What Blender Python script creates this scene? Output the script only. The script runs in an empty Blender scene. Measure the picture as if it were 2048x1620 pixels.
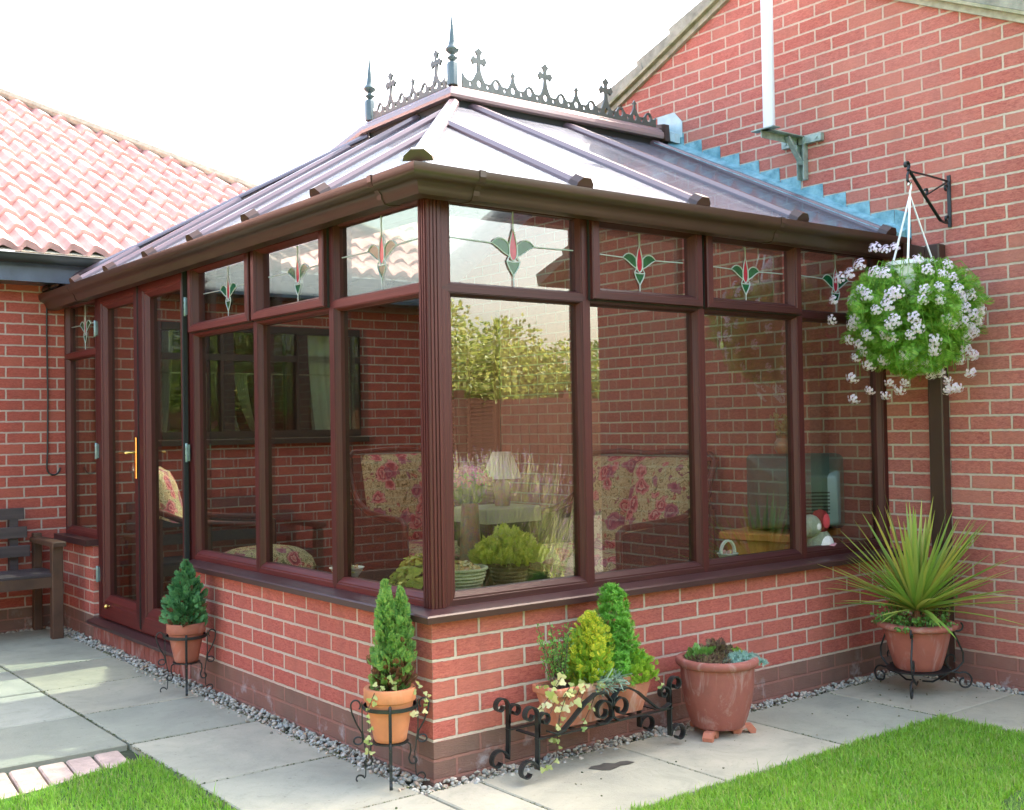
import bpy, math, random
import numpy as np
from mathutils import Vector, Matrix
random.seed(7); rng = np.random.default_rng(7)
S = bpy.context.scene; COL = S.collection
PI = math.pi; R = math.radians
# ------------------------------------------------------------------ materials
def newmat(name):
    m = bpy.data.materials.new(name); m.use_nodes = True
    nt = m.node_tree; b = nt.nodes['Principled BSDF']
    return m, nt, b
class NT:
    def __init__(s, nt): s.nt = nt
    def n(s, t, **k):
        o = s.nt.nodes.new(t)
        for a, v in k.items():
            if a.startswith('i_'): o.inputs[a[2:].replace('_', ' ')].default_value = v
            else: setattr(o, a, v)
        return o
    def l(s, a, b): s.nt.links.new(a, b)
    def math(s, op, a, b=None, c=None):
        o = s.nt.nodes.new('ShaderNodeMath'); o.operation = op
        for i, v in enumerate((a, b, c)):
            if v is None: continue
            if isinstance(v, (int, float)): o.inputs[i].default_value = v
            else: s.l(v, o.inputs[i])
        return o.outputs[0]
    def mix(s, f, a, b, typ='MIX'):
        o = s.nt.nodes.new('ShaderNodeMix'); o.data_type = 'RGBA'; o.blend_type = typ
        for i, v in ((0, f), (6, a), (7, b)):
            if isinstance(v, (int, float)): o.inputs[i].default_value = v
            elif isinstance(v, tuple): o.inputs[i].default_value = (*v[:3], 1)
            else: s.l(v, o.inputs[i])
        return o.outputs[2]
    def noise(s, vec, scale, detail=4, rough=.55, dist=0.0):
        o = s.n('ShaderNodeTexNoise'); o.inputs['Scale'].default_value = scale
        o.inputs['Detail'].default_value = detail; o.inputs['Roughness'].default_value = rough
        o.inputs['Distortion'].default_value = dist
        if vec is not None: s.l(vec, o.inputs['Vector'])
        return o.outputs['Fac']
    def ramp(s, f, stops):
        o = s.n('ShaderNodeValToRGB'); e = o.color_ramp.elements
        while len(e) < len(stops): e.new(.5)
        for q, (p, c) in zip(e, stops): q.position = p; q.color = (*c, 1) if len(c) == 3 else c
        s.l(f, o.inputs[0]); return o.outputs[0]
    def step(s, v, lo, hi):
        o = s.n('ShaderNodeMapRange'); o.inputs[1].default_value = lo; o.inputs[2].default_value = hi
        s.l(v, o.inputs[0]); return o.outputs[0]
    def bump(s, h, strength, dist, nrm=None):
        o = s.n('ShaderNodeBump'); o.inputs['Strength'].default_value = strength; o.inputs['Distance'].default_value = dist
        s.l(h, o.inputs['Height'])
        if nrm is not None: s.l(nrm, o.inputs['Normal'])
        return o.outputs[0]
    def obj(s): return s.n('ShaderNodeTexCoord').outputs['Object']
    def scaled(s, vec, x, y, z):
        o = s.n('ShaderNodeMapping'); o.inputs['Scale'].default_value = (x, y, z); s.l(vec, o.inputs[0]); return o.outputs[0]
def plain(name, c, rough=.6, var=.25, scale=8, bump=0, bscale=60, metal=0, c2=None, stretch=None, spec=.5):
    m, nt, b = newmat(name); t = NT(nt); v = t.obj()
    if stretch: v = t.scaled(v, *stretch)
    f = t.noise(v, scale, 5, .6)
    f2 = t.step(f, .3, .7)
    col = t.mix(f2, tuple(x*(1-var) for x in c), c2 if c2 else tuple(min(1, x*(1+var)) for x in c))
    t.l(col, b.inputs['Base Color']); b.inputs['Roughness'].default_value = rough
    b.inputs['Metallic'].default_value = metal; b.inputs['Specular IOR Level'].default_value = spec
    if bump:
        h = t.noise(v, bscale, 4, .6); t.l(t.bump(h, 1, bump), b.inputs['Normal'])
    return m
def leafmat(name, cols, rough=.5, trans=.35, patch=0):
    m, nt, b = newmat(name); t = NT(nt)
    g = t.n('ShaderNodeNewGeometry'); col = t.ramp(g.outputs['Random Per Island'], [(i/(max(1, len(cols)-1)), c) for i, c in enumerate(cols)])
    if patch: col = t.mix(t.math('MULTIPLY', t.step(t.noise(t.obj(), 3.5, 5, .7), .42, .68), patch), col, (.40, .60, .09)); col = t.mix(t.math('MULTIPLY', t.step(t.noise(t.obj(), 9, 4, .6), .55, .75), patch), col, (.10, .26, .02))
    t.l(col, b.inputs['Base Color']); b.inputs['Roughness'].default_value = rough
    tr = t.n('ShaderNodeBsdfTranslucent'); t.l(col, tr.inputs[0])
    mx = t.n('ShaderNodeMixShader'); mx.inputs[0].default_value = trans
    t.l(b.outputs[0], mx.inputs[1]); t.l(tr.outputs[0], mx.inputs[2])
    t.l(mx.outputs[0], nt.nodes['Material Output'].inputs[0]); return m
def brickmat(name, ox, oy, c1, c2, mortar, dark=.15, dust=0.0):
    m, nt, b = newmat(name); t = NT(nt); v = t.obj()
    sp = t.n('ShaderNodeSeparateXYZ'); t.l(v, sp.inputs[0]); X, Y, Z = sp.outputs
    gn = t.n('ShaderNodeSeparateXYZ'); t.l(t.n('ShaderNodeTexCoord').outputs['Normal'], gn.inputs[0])
    side = t.math('GREATER_THAN', t.math('ABSOLUTE', gn.outputs[0]), .5)
    u = t.math('ADD', t.math('MULTIPLY', t.math('ADD', Y, oy), side), t.math('MULTIPLY', t.math('ADD', X, ox), t.math('SUBTRACT', 1., side)))
    cb = t.n('ShaderNodeCombineXYZ'); t.l(t.math('ADD', u, 30.0*.225), cb.inputs[0]); t.l(t.math('ADD', Z, .75*4), cb.inputs[1])
    # slightly ragged edges
    nz = t.n('ShaderNodeTexNoise'); nz.inputs['Scale'].default_value = 38; nz.inputs['Detail'].default_value = 3; t.l(v, nz.inputs['Vector'])
    vs = t.n('ShaderNodeVectorMath', operation='SUBTRACT'); t.l(nz.outputs['Color'], vs.inputs[0]); vs.inputs[1].default_value = (.5, .5, .5)
    vm = t.n('ShaderNodeVectorMath', operation='SCALE'); t.l(vs.outputs[0], vm.inputs[0]); vm.inputs['Scale'].default_value = .007
    va = t.n('ShaderNodeVectorMath', operation='ADD'); t.l(cb.outputs[0], va.inputs[0]); t.l(vm.outputs[0], va.inputs[1])
    br = t.n('ShaderNodeTexBrick', offset=.5, offset_frequency=2)
    for k, q in (('Scale', 1), ('Mortar Size', .0066), ('Mortar Smooth', .25), ('Brick Width', .225), ('Row Height', .075), ('Bias', 0)): br.inputs[k].default_value = q
    br.inputs['Color1'].default_value = (0, 0, 0, 1); br.inputs['Color2'].default_value = (1, 1, 1, 1); br.inputs['Mortar'].default_value = (.5, .5, .5, 1)
    t.l(va.outputs[0], br.inputs['Vector']); fac = br.outputs['Fac']; rnd = br.outputs['Color']
    cA = t.mix(t.noise(v, 30, 6, .7), c1, tuple(x*.72 for x in c1)); cB = t.mix(t.noise(v, 40, 5, .6), c2, tuple(x*1.15 for x in c2))
    bc = t.mix(t.step(rnd, 0, 1), cA, cB)
    wr = t.noise(t.scaled(v, 38, 38, 130), 1, 5, .7, 1.2)
    bc = t.mix(t.step(wr, .40, .64), t.mix(.30, bc, (c1[0]*1.1, c1[1]*1.6, c1[2]*1.5)), t.mix(.65, bc, tuple(x*.62 for x in c2)))
    odd = t.math('GREATER_THAN', rnd, .82); bc = t.mix(t.math('MULTIPLY', odd, .35), bc, (c1[0]*.92, c1[1]*1.35, c1[2]*1.2))
    mcol = t.mix(t.noise(v, 60, 4, .6), tuple(x*.78 for x in mortar), tuple(min(.9, x*1.1) for x in mortar))
    if dark:
        lo = t.math('LESS_THAN', t.math('ADD', Z, t.math('MULTIPLY', t.math('SUBTRACT', t.noise(v, 20), .5), .006)), dark-.006)
        db = t.mix(t.noise(v, 9, 5, .6), (.15, .092, .070), (.26, .165, .125))
        bc = t.mix(lo, bc, db); mcol = t.mix(lo, mcol, (.33, .17, .13))
    col = t.mix(fac, bc, mcol)
    # large soft weather stains and white efflorescence low down
    st = t.step(t.noise(v, 1.7, 4, .6), .45, .75); col = t.mix(t.math('MULTIPLY', st, .22), col, (.16, .06, .045))
    run = t.step(t.noise(t.scaled(v, 7, 7, .7), 1, 4, .6), .52, .72); col = t.mix(t.math('MULTIPLY', run, .22), col, (.20, .085, .065))
    blk = t.step(t.noise(v, .9, 5, .65), .42, .62); col = t.mix(t.math('MULTIPLY', blk, .16), col, tuple(min(1, x*1.25) for x in c1))
    if dark:
        ef = t.math('MULTIPLY', t.step(t.noise(v, 7, 5, .65), .58, .72), t.math('SUBTRACT', 1., t.step(Z, .02, .16)))
        col = t.mix(t.math('MULTIPLY', ef, .7), col, (.55, .55, .55))
    if dust: col = t.mix(t.math('MULTIPLY', t.step(t.noise(v, 2.3, 5, .6), .4, .75), dust), col, (.55, .42, .36))
    t.l(col, b.inputs['Base Color']); b.inputs['Roughness'].default_value = .88; b.inputs['Specular IOR Level'].default_value = .25
    h = t.math('ADD', t.math('MULTIPLY', fac, -.8), t.math('MULTIPLY', wr, .42))
    t.l(t.bump(h, 1, .012), b.inputs['Normal'])
    return m
def woodgrain(name, axis, c1=(.034, .0085, .009), c2=(.075, .019, .017), rough=.42):
    m, nt, b = newmat(name); t = NT(nt); v = t.obj()
    sc = {'x': (2, 160, 160), 'y': (160, 2, 160), 'z': (160, 160, 2)}[axis]
    f = t.noise(t.scaled(v, *sc), 1, 4, .7, .4); g = t.noise(v, 3, 3)
    col = t.mix(t.step(f, .3, .7), c1, c2); col = t.mix(t.math('MULTIPLY', g, .35), col, tuple(x*.5 for x in c1))
    t.l(col, b.inputs['Base Color']); b.inputs['Roughness'].default_value = rough; b.inputs['Specular IOR Level'].default_value = .35
    t.l(t.bump(f, .5, .0012), b.inputs['Normal']); return m
def glassmat(name, tint=(.76, .80, .73), f0=.045):
    m, nt, b = newmat(name); t = NT(nt); nt.nodes.remove(b)
    g = t.n('ShaderNodeNewGeometry'); d = t.n('ShaderNodeVectorMath', operation='DOT_PRODUCT')
    t.l(g.outputs['Incoming'], d.inputs[0]); t.l(g.outputs['Normal'], d.inputs[1])
    c = t.math('SUBTRACT', 1., t.math('ABSOLUTE', d.outputs['Value'])); p = t.math('POWER', c, 5.)
    f = t.math('ADD', t.math('MULTIPLY', p, 1-f0), f0)
    tr = t.n('ShaderNodeBsdfTransparent'); tr.inputs[0].default_value = (*tint, 1)
    gl = t.n('ShaderNodeBsdfGlossy'); gl.inputs['Roughness'].default_value = 0.0; gl.inputs[0].default_value = (1, 1, 1, 1)
    wv = t.noise(t.obj(), 1.6, 2); t.l(t.bump(wv, .2, .004), gl.inputs['Normal'])
    mx = t.n('ShaderNodeMixShader'); t.l(f, mx.inputs[0]); t.l(tr.outputs[0], mx.inputs[1]); t.l(gl.outputs[0], mx.inputs[2])
    t.l(mx.outputs[0], nt.nodes['Material Output'].inputs[0]); return m
def polymat(name):
    m, nt, b = newmat(name); t = NT(nt)
    b.inputs['Base Color'].default_value = (.62, .68, .72, 1); b.inputs['Roughness'].default_value = .12
    v = t.obj(); col = t.mix(t.step(t.noise(t.scaled(v, 5, 5, 5), 1, 6, .7, 1.0), .35, .70), (.38, .38, .44), (.20, .21, .24)); t.l(col, b.inputs['Base Color'])
    tl = t.n('ShaderNodeBsdfTranslucent'); tl.inputs[0].default_value = (.42, .43, .50, 1)
    tr = t.n('ShaderNodeBsdfTransparent'); tr.inputs[0].default_value = (.85, .9, .92, 1)
    m1 = t.n('ShaderNodeMixShader'); m1.inputs[0].default_value = .80; t.l(tl.outputs[0], m1.inputs[1]); t.l(tr.outputs[0], m1.inputs[2])
    m2 = t.n('ShaderNodeMixShader'); m2.inputs[0].default_value = .58; t.l(b.outputs[0], m2.inputs[1]); t.l(m1.outputs[0], m2.inputs[2])
    t.l(m2.outputs[0], nt.nodes['Material Output'].inputs[0]); return m
def floralmat(name):
    m, nt, b = newmat(name); t = NT(nt); v = t.obj()
    nz = t.n('ShaderNodeTexNoise'); nz.inputs['Scale'].default_value = 11; nz.inputs['Detail'].default_value = 4; t.l(v, nz.inputs['Vector'])
    vm = t.n('ShaderNodeVectorMath', operation='MULTIPLY_ADD'); t.l(nz.outputs['Color'], vm.inputs[0]); vm.inputs[1].default_value = (.11, .11, .11); t.l(v, vm.inputs[2]); w = vm.outputs[0]
    base = t.ramp(t.noise(w, 20, 7, .8, 2.5), [(.36, (.04, .08, .03)), (.43, (.20, .18, .06)), (.48, (.66, .44, .22)), (.53, (.82, .68, .44)), (.57, (.40, .28, .12)), (.62, (.07, .12, .04))])
    def blooms(scale, thr, sel, cols, ringf):
        vo = t.n('ShaderNodeTexVoronoi'); vo.inputs['Scale'].default_value = scale; t.l(w, vo.inputs['Vector'])
        dd = t.math('ADD', vo.outputs['Distance'], t.math('MULTIPLY', t.noise(w, scale*4, 4), .35)); rs = t.n('ShaderNodeSeparateColor'); t.l(vo.outputs['Color'], rs.inputs[0])
        on = t.math('MULTIPLY', t.math('LESS_THAN', dd, thr), t.math('GREATER_THAN', rs.outputs[0], sel))
        pt = t.ramp(t.math('FRACT', t.math('MULTIPLY', dd, ringf)), cols); return on, t.mix(t.math('GREATER_THAN', rs.outputs[1], .6), pt, t.mix(.5, pt, (.16, .05, .14)))
    o1, c1_ = blooms(7.5, .62, .15, [(0, (.20, .015, .04)), (.5, (.62, .09, .12)), (1, (.85, .38, .34))], 5.)
    o2, c2_ = blooms(19, .50, .55, [(0, (.30, .04, .06)), (1, (.80, .36, .20))], 3.)
    col = t.mix(o2, base, c2_); col = t.mix(o1, col, c1_)
    t.l(col, b.inputs['Base Color']); b.inputs['Roughness'].default_value = .85; t.l(t.bump(t.noise(v, 300, 2), .4, .002), b.inputs['Normal']); return m
def terramat(name, c, stain=.5, seed=0):
    m, nt, b = newmat(name); t = NT(nt); v = t.obj()
    ad = t.n('ShaderNodeVectorMath', operation='ADD'); t.l(v, ad.inputs[0]); ad.inputs[1].default_value = (seed, seed*.7, 0); w = ad.outputs[0]
    a = t.mix(t.noise(w, 16, 5, .6), tuple(x*.75 for x in c), tuple(min(1, x*1.2) for x in c))
    st = t.step(t.noise(t.scaled(w, 9, 9, 3.5), 1, 6, .7, 1.0), .52, .68)
    col = t.mix(t.math('MULTIPLY', st, stain), a, (.62, .52, .47))
    col = t.mix(t.math('MULTIPLY', t.step(t.noise(w, 6, 4), .55, .7), .35), col, (.10, .045, .035))
    t.l(col, b.inputs['Base Color']); b.inputs['Roughness'].default_value = .8
    t.l(t.bump(t.noise(w, 70, 5, .65), .5, .003), b.inputs['Normal']); return m
def slabmat(name):
    m, nt, b = newmat(name); t = NT(nt); v = t.obj(); g = t.n('ShaderNodeNewGeometry')
    r = g.outputs['Random Per Island']
    base = t.ramp(r, [(0, (.25, .25, .18)), (.25, (.47, .46, .34)), (.45, (.47, .40, .26)), (.65, (.56, .54, .42)), (.85, (.38, .38, .28)), (1, (.56, .50, .36))])
    f = t.noise(v, 2.2, 7, .65, .5); col = t.mix(t.step(f, .3, .75), t.mix(.62, base, (.16, .17, .13)), base)
    f2 = t.noise(v, 170, 3, .7); col = t.mix(t.math('MULTIPLY', t.step(f2, .3, .8), .35), col, t.mix(.5, col, (.5, .5, .47)))
    f3 = t.step(t.noise(v, 6, 6, .7, 1.5), .50, .72); col = t.mix(t.math('MULTIPLY', f3, .35), col, (.20, .22, .15)); sp = t.step(t.noise(v, 34, 5, .7), .62, .68); col = t.mix(t.math('MULTIPLY', sp, .45), col, (.09, .09, .07))
    t.l(col, b.inputs['Base Color']); b.inputs['Roughness'].default_value = .85
    t.l(t.bump(t.math('ADD', t.noise(v, 60, 6, .7), t.math('MULTIPLY', f, 2.)), .5, .004), b.inputs['Normal']); return m
BR1, BR2, MOR = (.62, .158, .120), (.43, .092, .076), (.66, .55, .44)
M = dict(
 brick_c=brickmat('conservatory_brick', .005, -.1075, BR1, BR2, MOR),
 brick_h=brickmat('house_brick', 0, 0, (.60, .170, .132), (.40, .098, .082), (.63, .51, .40), dust=.14),
 brick_b=brickmat('bungalow_brick', .135, 0, (.48, .105, .076), (.37, .075, .058), (.54, .43, .36)),
 brick_n=brickmat('plain_brick', 0, 0, (.40, .13, .08), (.32, .10, .07), (.5, .44, .36), dark=0),
 wx=woodgrain('frame_wood_x_shaded', 'x'), wy=woodgrain('frame_wood_y_lit', 'y', (.080, .014, .013), (.17, .032, .026)), wz=woodgrain('frame_wood_z', 'z', (.044, .009, .009), (.10, .020, .017)),  # light painted into the wood: left face redder and lighter, front face darker
 brown=plain('brown_plastic', (.048, .024, .017), .34, .12, 3, 0),
 sillm=plain('brown_sill', (.060, .025, .024), .35, .15, 4, 0),
 bar=plain('glazing_bar_brown', (.105, .075, .088), .24, .12, 3, 0, spec=.7),
 ridge=plain('ridge_brown', (.27, .20, .20), .25, .12, 3, 0, spec=.9),
 crest=plain('cresting_grey', (.075, .092, .082), .35, .2, 20, 0),
 fin=plain('finial_grey', (.085, .12, .125), .22, .2, 10, 0),
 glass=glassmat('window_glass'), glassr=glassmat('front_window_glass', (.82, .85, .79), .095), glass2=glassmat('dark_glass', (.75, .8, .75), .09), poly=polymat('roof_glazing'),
 cream=plain('cream', (.62, .58, .42), .6, .1), white=plain('white_paint', (.78, .78, .76), .5, .06, 6),
 lead=plain('lead_flashing', (.10, .32, .40), .48, .35, 13, .010, 40, c2=(.30, .54, .60)),
 leadw=plain('pale_lead', (.42, .56, .60), .4, .2, 9, .003, 30),
 came=plain('lead_came', (.42, .47, .46), .4, .1, 30, 0),
 redg=plain('red_glass', (.38, .02, .045), .12, .2, 40, 0), greeng=plain('green_glass', (.010, .085, .035), .12, .3, 40, 0),
 rubber=plain('black_rubber', (.012, .014, .012), .7, .2), iron=plain('black_iron', (.012, .017, .017), .42, .3, 60, .001, 200),
 brass=plain('brass', (.75, .50, .16), .22, .1, 20, 0, metal=1), steel=plain('hinge_metal', (.22, .32, .32), .35, .2, 30, 0, metal=.6),
 galv=plain('galvanised_steel', (.30, .38, .34), .5, .3, 25, .001, 80, metal=.35),
 mast=plain('pale_grey_pole', (.66, .68, .72), .35, .05, 3, 0),
 terra1=terramat('terracotta_red', (.40, .135, .08), .25, 0), terra2=terramat('terracotta_orange', (.62, .23, .10), .12, 3),
 terra3=terramat('terracotta_trough', (.52, .19, .11), .65, 5), terra4=terramat('terracotta_brown', (.30, .095, .07), .42, 9), terra5=terramat('terracotta_dull', (.36, .11, .075), .35, 13),
 soil=plain('potting_soil', (.035, .025, .018), .95, .5, 60, .012, 70),
 slab=slabmat('paving_slab'), earth=plain('earth', (.07, .052, .038), .95, .4, 12, .01, 40),
 under=plain('grey_bedding', (.045, .055, .025), .95, .3, 20, .006, 80),
 turf=plain('turf_soil', (.06, .13, .02), .95, .5, 15, .01, 60),
 edging=plain('pink_edging_brick', (.54, .39, .32), .9, .25, 14, .006, 60),
 tile=plain('roof_tile', (.42, .240, .215), .75, .30, 7, .003, 90), tile2=plain('grey_verge_tile', (.27, .27, .22), .9, .35, 12, .004, 60, c2=(.36, .35, .28)),
 bed=plain('mortar_bedding', (.36, .34, .26), .95, .3, 16, .004, 60), under2=plain('mossy_undercloak', (.27, .30, .15), .95, .35, 14, .003, 60, c2=(.42, .38, .27)),
 hip=plain('hip_tile', (.30, .095, .09), .7, .15, 6, .002, 60), soffit=plain('pale_soffit', (.6, .63, .62), .6, .05),
 fascia=plain('dark_fascia', (.055, .075, .11), .3, .3, 6, 0), gutb=plain('black_gutter', (.03, .035, .033), .28, .2, 8, 0),
 teak=plain('bench_wood', (.055, .040, .040), .55, .35, 3, .002, 30, stretch=(1, 12, 12)), teak2=plain('bench_wood_brown', (.075, .038, .022), .55, .35, 5, .002, 30),
 floral=floralmat('floral_fabric'), cane=plain('dark_cane', (.11, .025, .016), .3, .4, 40, .002, 120), canep=plain('woven_cane', (.045, .025, .015), .5, .5, 90, .004, 160),
 pine=woodgrain('orange_pine', 'z', (.60, .19, .045), (.80, .32, .09), .45), floor=plain('floor_tile', (.16, .12, .10), .4, .2, 4),
 tv=plain('tv_casing', (.09, .13, .115), .45, .1, 5, 0), screen=plain('tv_screen', (.03, .045, .04), .12, .1, 3, 0),
 shade=plain('lamp_shade', (.80, .70, .56), .8, .05), ceram=plain('painted_ceramic', (.50, .46, .36), .3, .5, 22, 0, c2=(.60, .20, .12)),
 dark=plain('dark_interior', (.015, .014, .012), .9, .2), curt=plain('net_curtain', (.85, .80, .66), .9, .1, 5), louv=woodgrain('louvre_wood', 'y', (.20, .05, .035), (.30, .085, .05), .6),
 wick=plain('pale_wicker', (.50, .45, .34), .7, .3, 60, .004, 90), wickd=plain('brown_wicker', (.15, .07, .04), .7, .4, 60, .004, 90),
 plush=plain('white_plush', (.75, .72, .66), .95, .1, 40, .006, 120), plushr=plain('red_plush', (.50, .05, .06), .95, .15, 40, .006, 120), plushp=plain('pink_cloth', (.62, .30, .32), .9, .15, 40, .003, 120),
 bal_y=plain('yellow_wood', (.75, .60, .22), .5, .1), bal_g=plain('green_wood', (.18, .38, .10), .5, .1), bal_c=plain('cream_wood', (.75, .68, .50), .5, .1), bal_b=plain('blue_wood', (.16, .32, .38), .5, .1),
 stone=None, grass=leafmat('grass_blade', [(.17, .42, .025), (.24, .54, .035), (.32, .60, .05), (.19, .46, .03), (.38, .54, .09), (.13, .34, .03), (.22, .42, .05), (.52, .47, .22)], .55, .5, .5),
 thuja=leafmat('blue_green_conifer', [(.07, .22, .09), (.11, .31, .12), (.16, .38, .14), (.08, .25, .10)], .6, .3),
 thuja2=leafmat('fresh_conifer', [(.10, .25, .06), (.18, .38, .09), (.27, .46, .11), (.32, .42, .10), (.12, .30, .08)], .6, .35),
 brownl=leafmat('dead_twigs', [(.16, .06, .03), (.26, .11, .05), (.10, .04, .02)], .8, .2),
 yel=leafmat('golden_conifer', [(.45, .55, .04), (.66, .66, .06), (.78, .70, .09), (.30, .46, .04), (.18, .34, .04)], .55, .35),
 spruce=leafmat('dwarf_spruce', [(.12, .36, .04), (.18, .48, .05), (.26, .56, .07), (.09, .27, .03)], .55, .3),
 ylow=leafmat('lime_conifer', [(.30, .52, .05), (.42, .60, .06), (.20, .40, .04)], .55, .35),
 ivy=leafmat('variegated_ivy', [(.62, .58, .24), (.72, .66, .38), (.35, .42, .10), (.60, .55, .22)], .5, .3), ivyg=leafmat('green_ivy', [(.30, .40, .10), (.50, .52, .20), (.20, .32, .08)], .5, .35),
 silver=leafmat('silver_sprigs', [(.30, .42, .33), (.40, .52, .42), (.22, .33, .25)], .7, .2),
 box=leafmat('small_leaf_shrub', [(.10, .25, .05), (.16, .34, .07), (.20, .40, .08)], .5, .3),
 blue=leafmat('blue_sedum', [(.26, .46, .38), (.36, .56, .46), (.20, .36, .30)], .6, .2), sedr=leafmat('red_sedum', [(.10, .05, .04), (.16, .09, .05), (.22, .20, .08)], .7, .2),
 cord=leafmat('cordyline_leaf', [(.20, .38, .06), (.38, .50, .09), (.66, .60, .14), (.24, .44, .07), (.56, .56, .13)], .4, .3),
 bask=leafmat('verbena_leaf', [(.13, .34, .03), (.21, .46, .05), (.30, .54, .07), (.08, .24, .025), (.42, .56, .10)], .55, .4),
 flow=leafmat('lilac_flower', [(.88, .72, .88), (.93, .84, .93), (.84, .64, .84), (.94, .90, .92)], .7, .35), flc=leafmat('flower_eye', [(.45, .25, .30), (.70, .60, .30)], .7, .2),
 hedge=leafmat('hedge_leaf', [(.07, .15, .03), (.14, .24, .04), (.26, .36, .07), (.40, .42, .09)], .6, .35), hedgey=leafmat('yellow_hedge_leaf', [(.26, .33, .07), (.44, .46, .12), (.18, .26, .05), (.52, .50, .16)], .6, .4),
 lavs=leafmat('lavender_stem', [(.40, .50, .20), (.55, .62, .28), (.66, .64, .32), (.30, .42, .14)], .7, .3), lavf=leafmat('lavender_flower', [(.40, .22, .50), (.52, .32, .60), (.66, .46, .70)], .8, .3),
 potp=leafmat('dried_petals', [(.55, .22, .10), (.62, .45, .20), (.40, .40, .15), (.70, .60, .42), (.5, .12, .14)], .8, .3),
 pinkf=leafmat('pink_flower', [(.60, .05, .18), (.72, .10, .28), (.8, .3, .4)], .7, .3), yelp=leafmat('gold_foliage', [(.60, .55, .08), (.42, .48, .07), (.70, .62, .15)], .6, .4),
 fence=woodgrain('fence_wood', 'z', (.22, .10, .06), (.32, .16, .09), .8), trunk=plain('bark', (.08, .055, .035), .9, .4, 10, .01, 30),
 cable=plain('black_cable', (.02, .02, .02), .5, .1),
)
def pebmat():
    m, nt, b = newmat('pebbles'); t = NT(nt); g = t.n('ShaderNodeNewGeometry')
    c = t.ramp(g.outputs['Random Per Island'], [(0, (.28, .28, .23)), (.2, (.50, .50, .42)), (.4, (.62, .55, .42)), (.55, (.40, .42, .39)), (.7, (.74, .70, .60)), (.85, (.52, .36, .25)), (1, (.44, .44, .36))])
    c = t.mix(t.math('MULTIPLY', t.noise(t.obj(), 120, 4), .5), c, (.14, .13, .10)); t.l(c, b.inputs['Base Color']); b.inputs['Roughness'].default_value = .65; return m
M['stone'] = pebmat()
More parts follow.
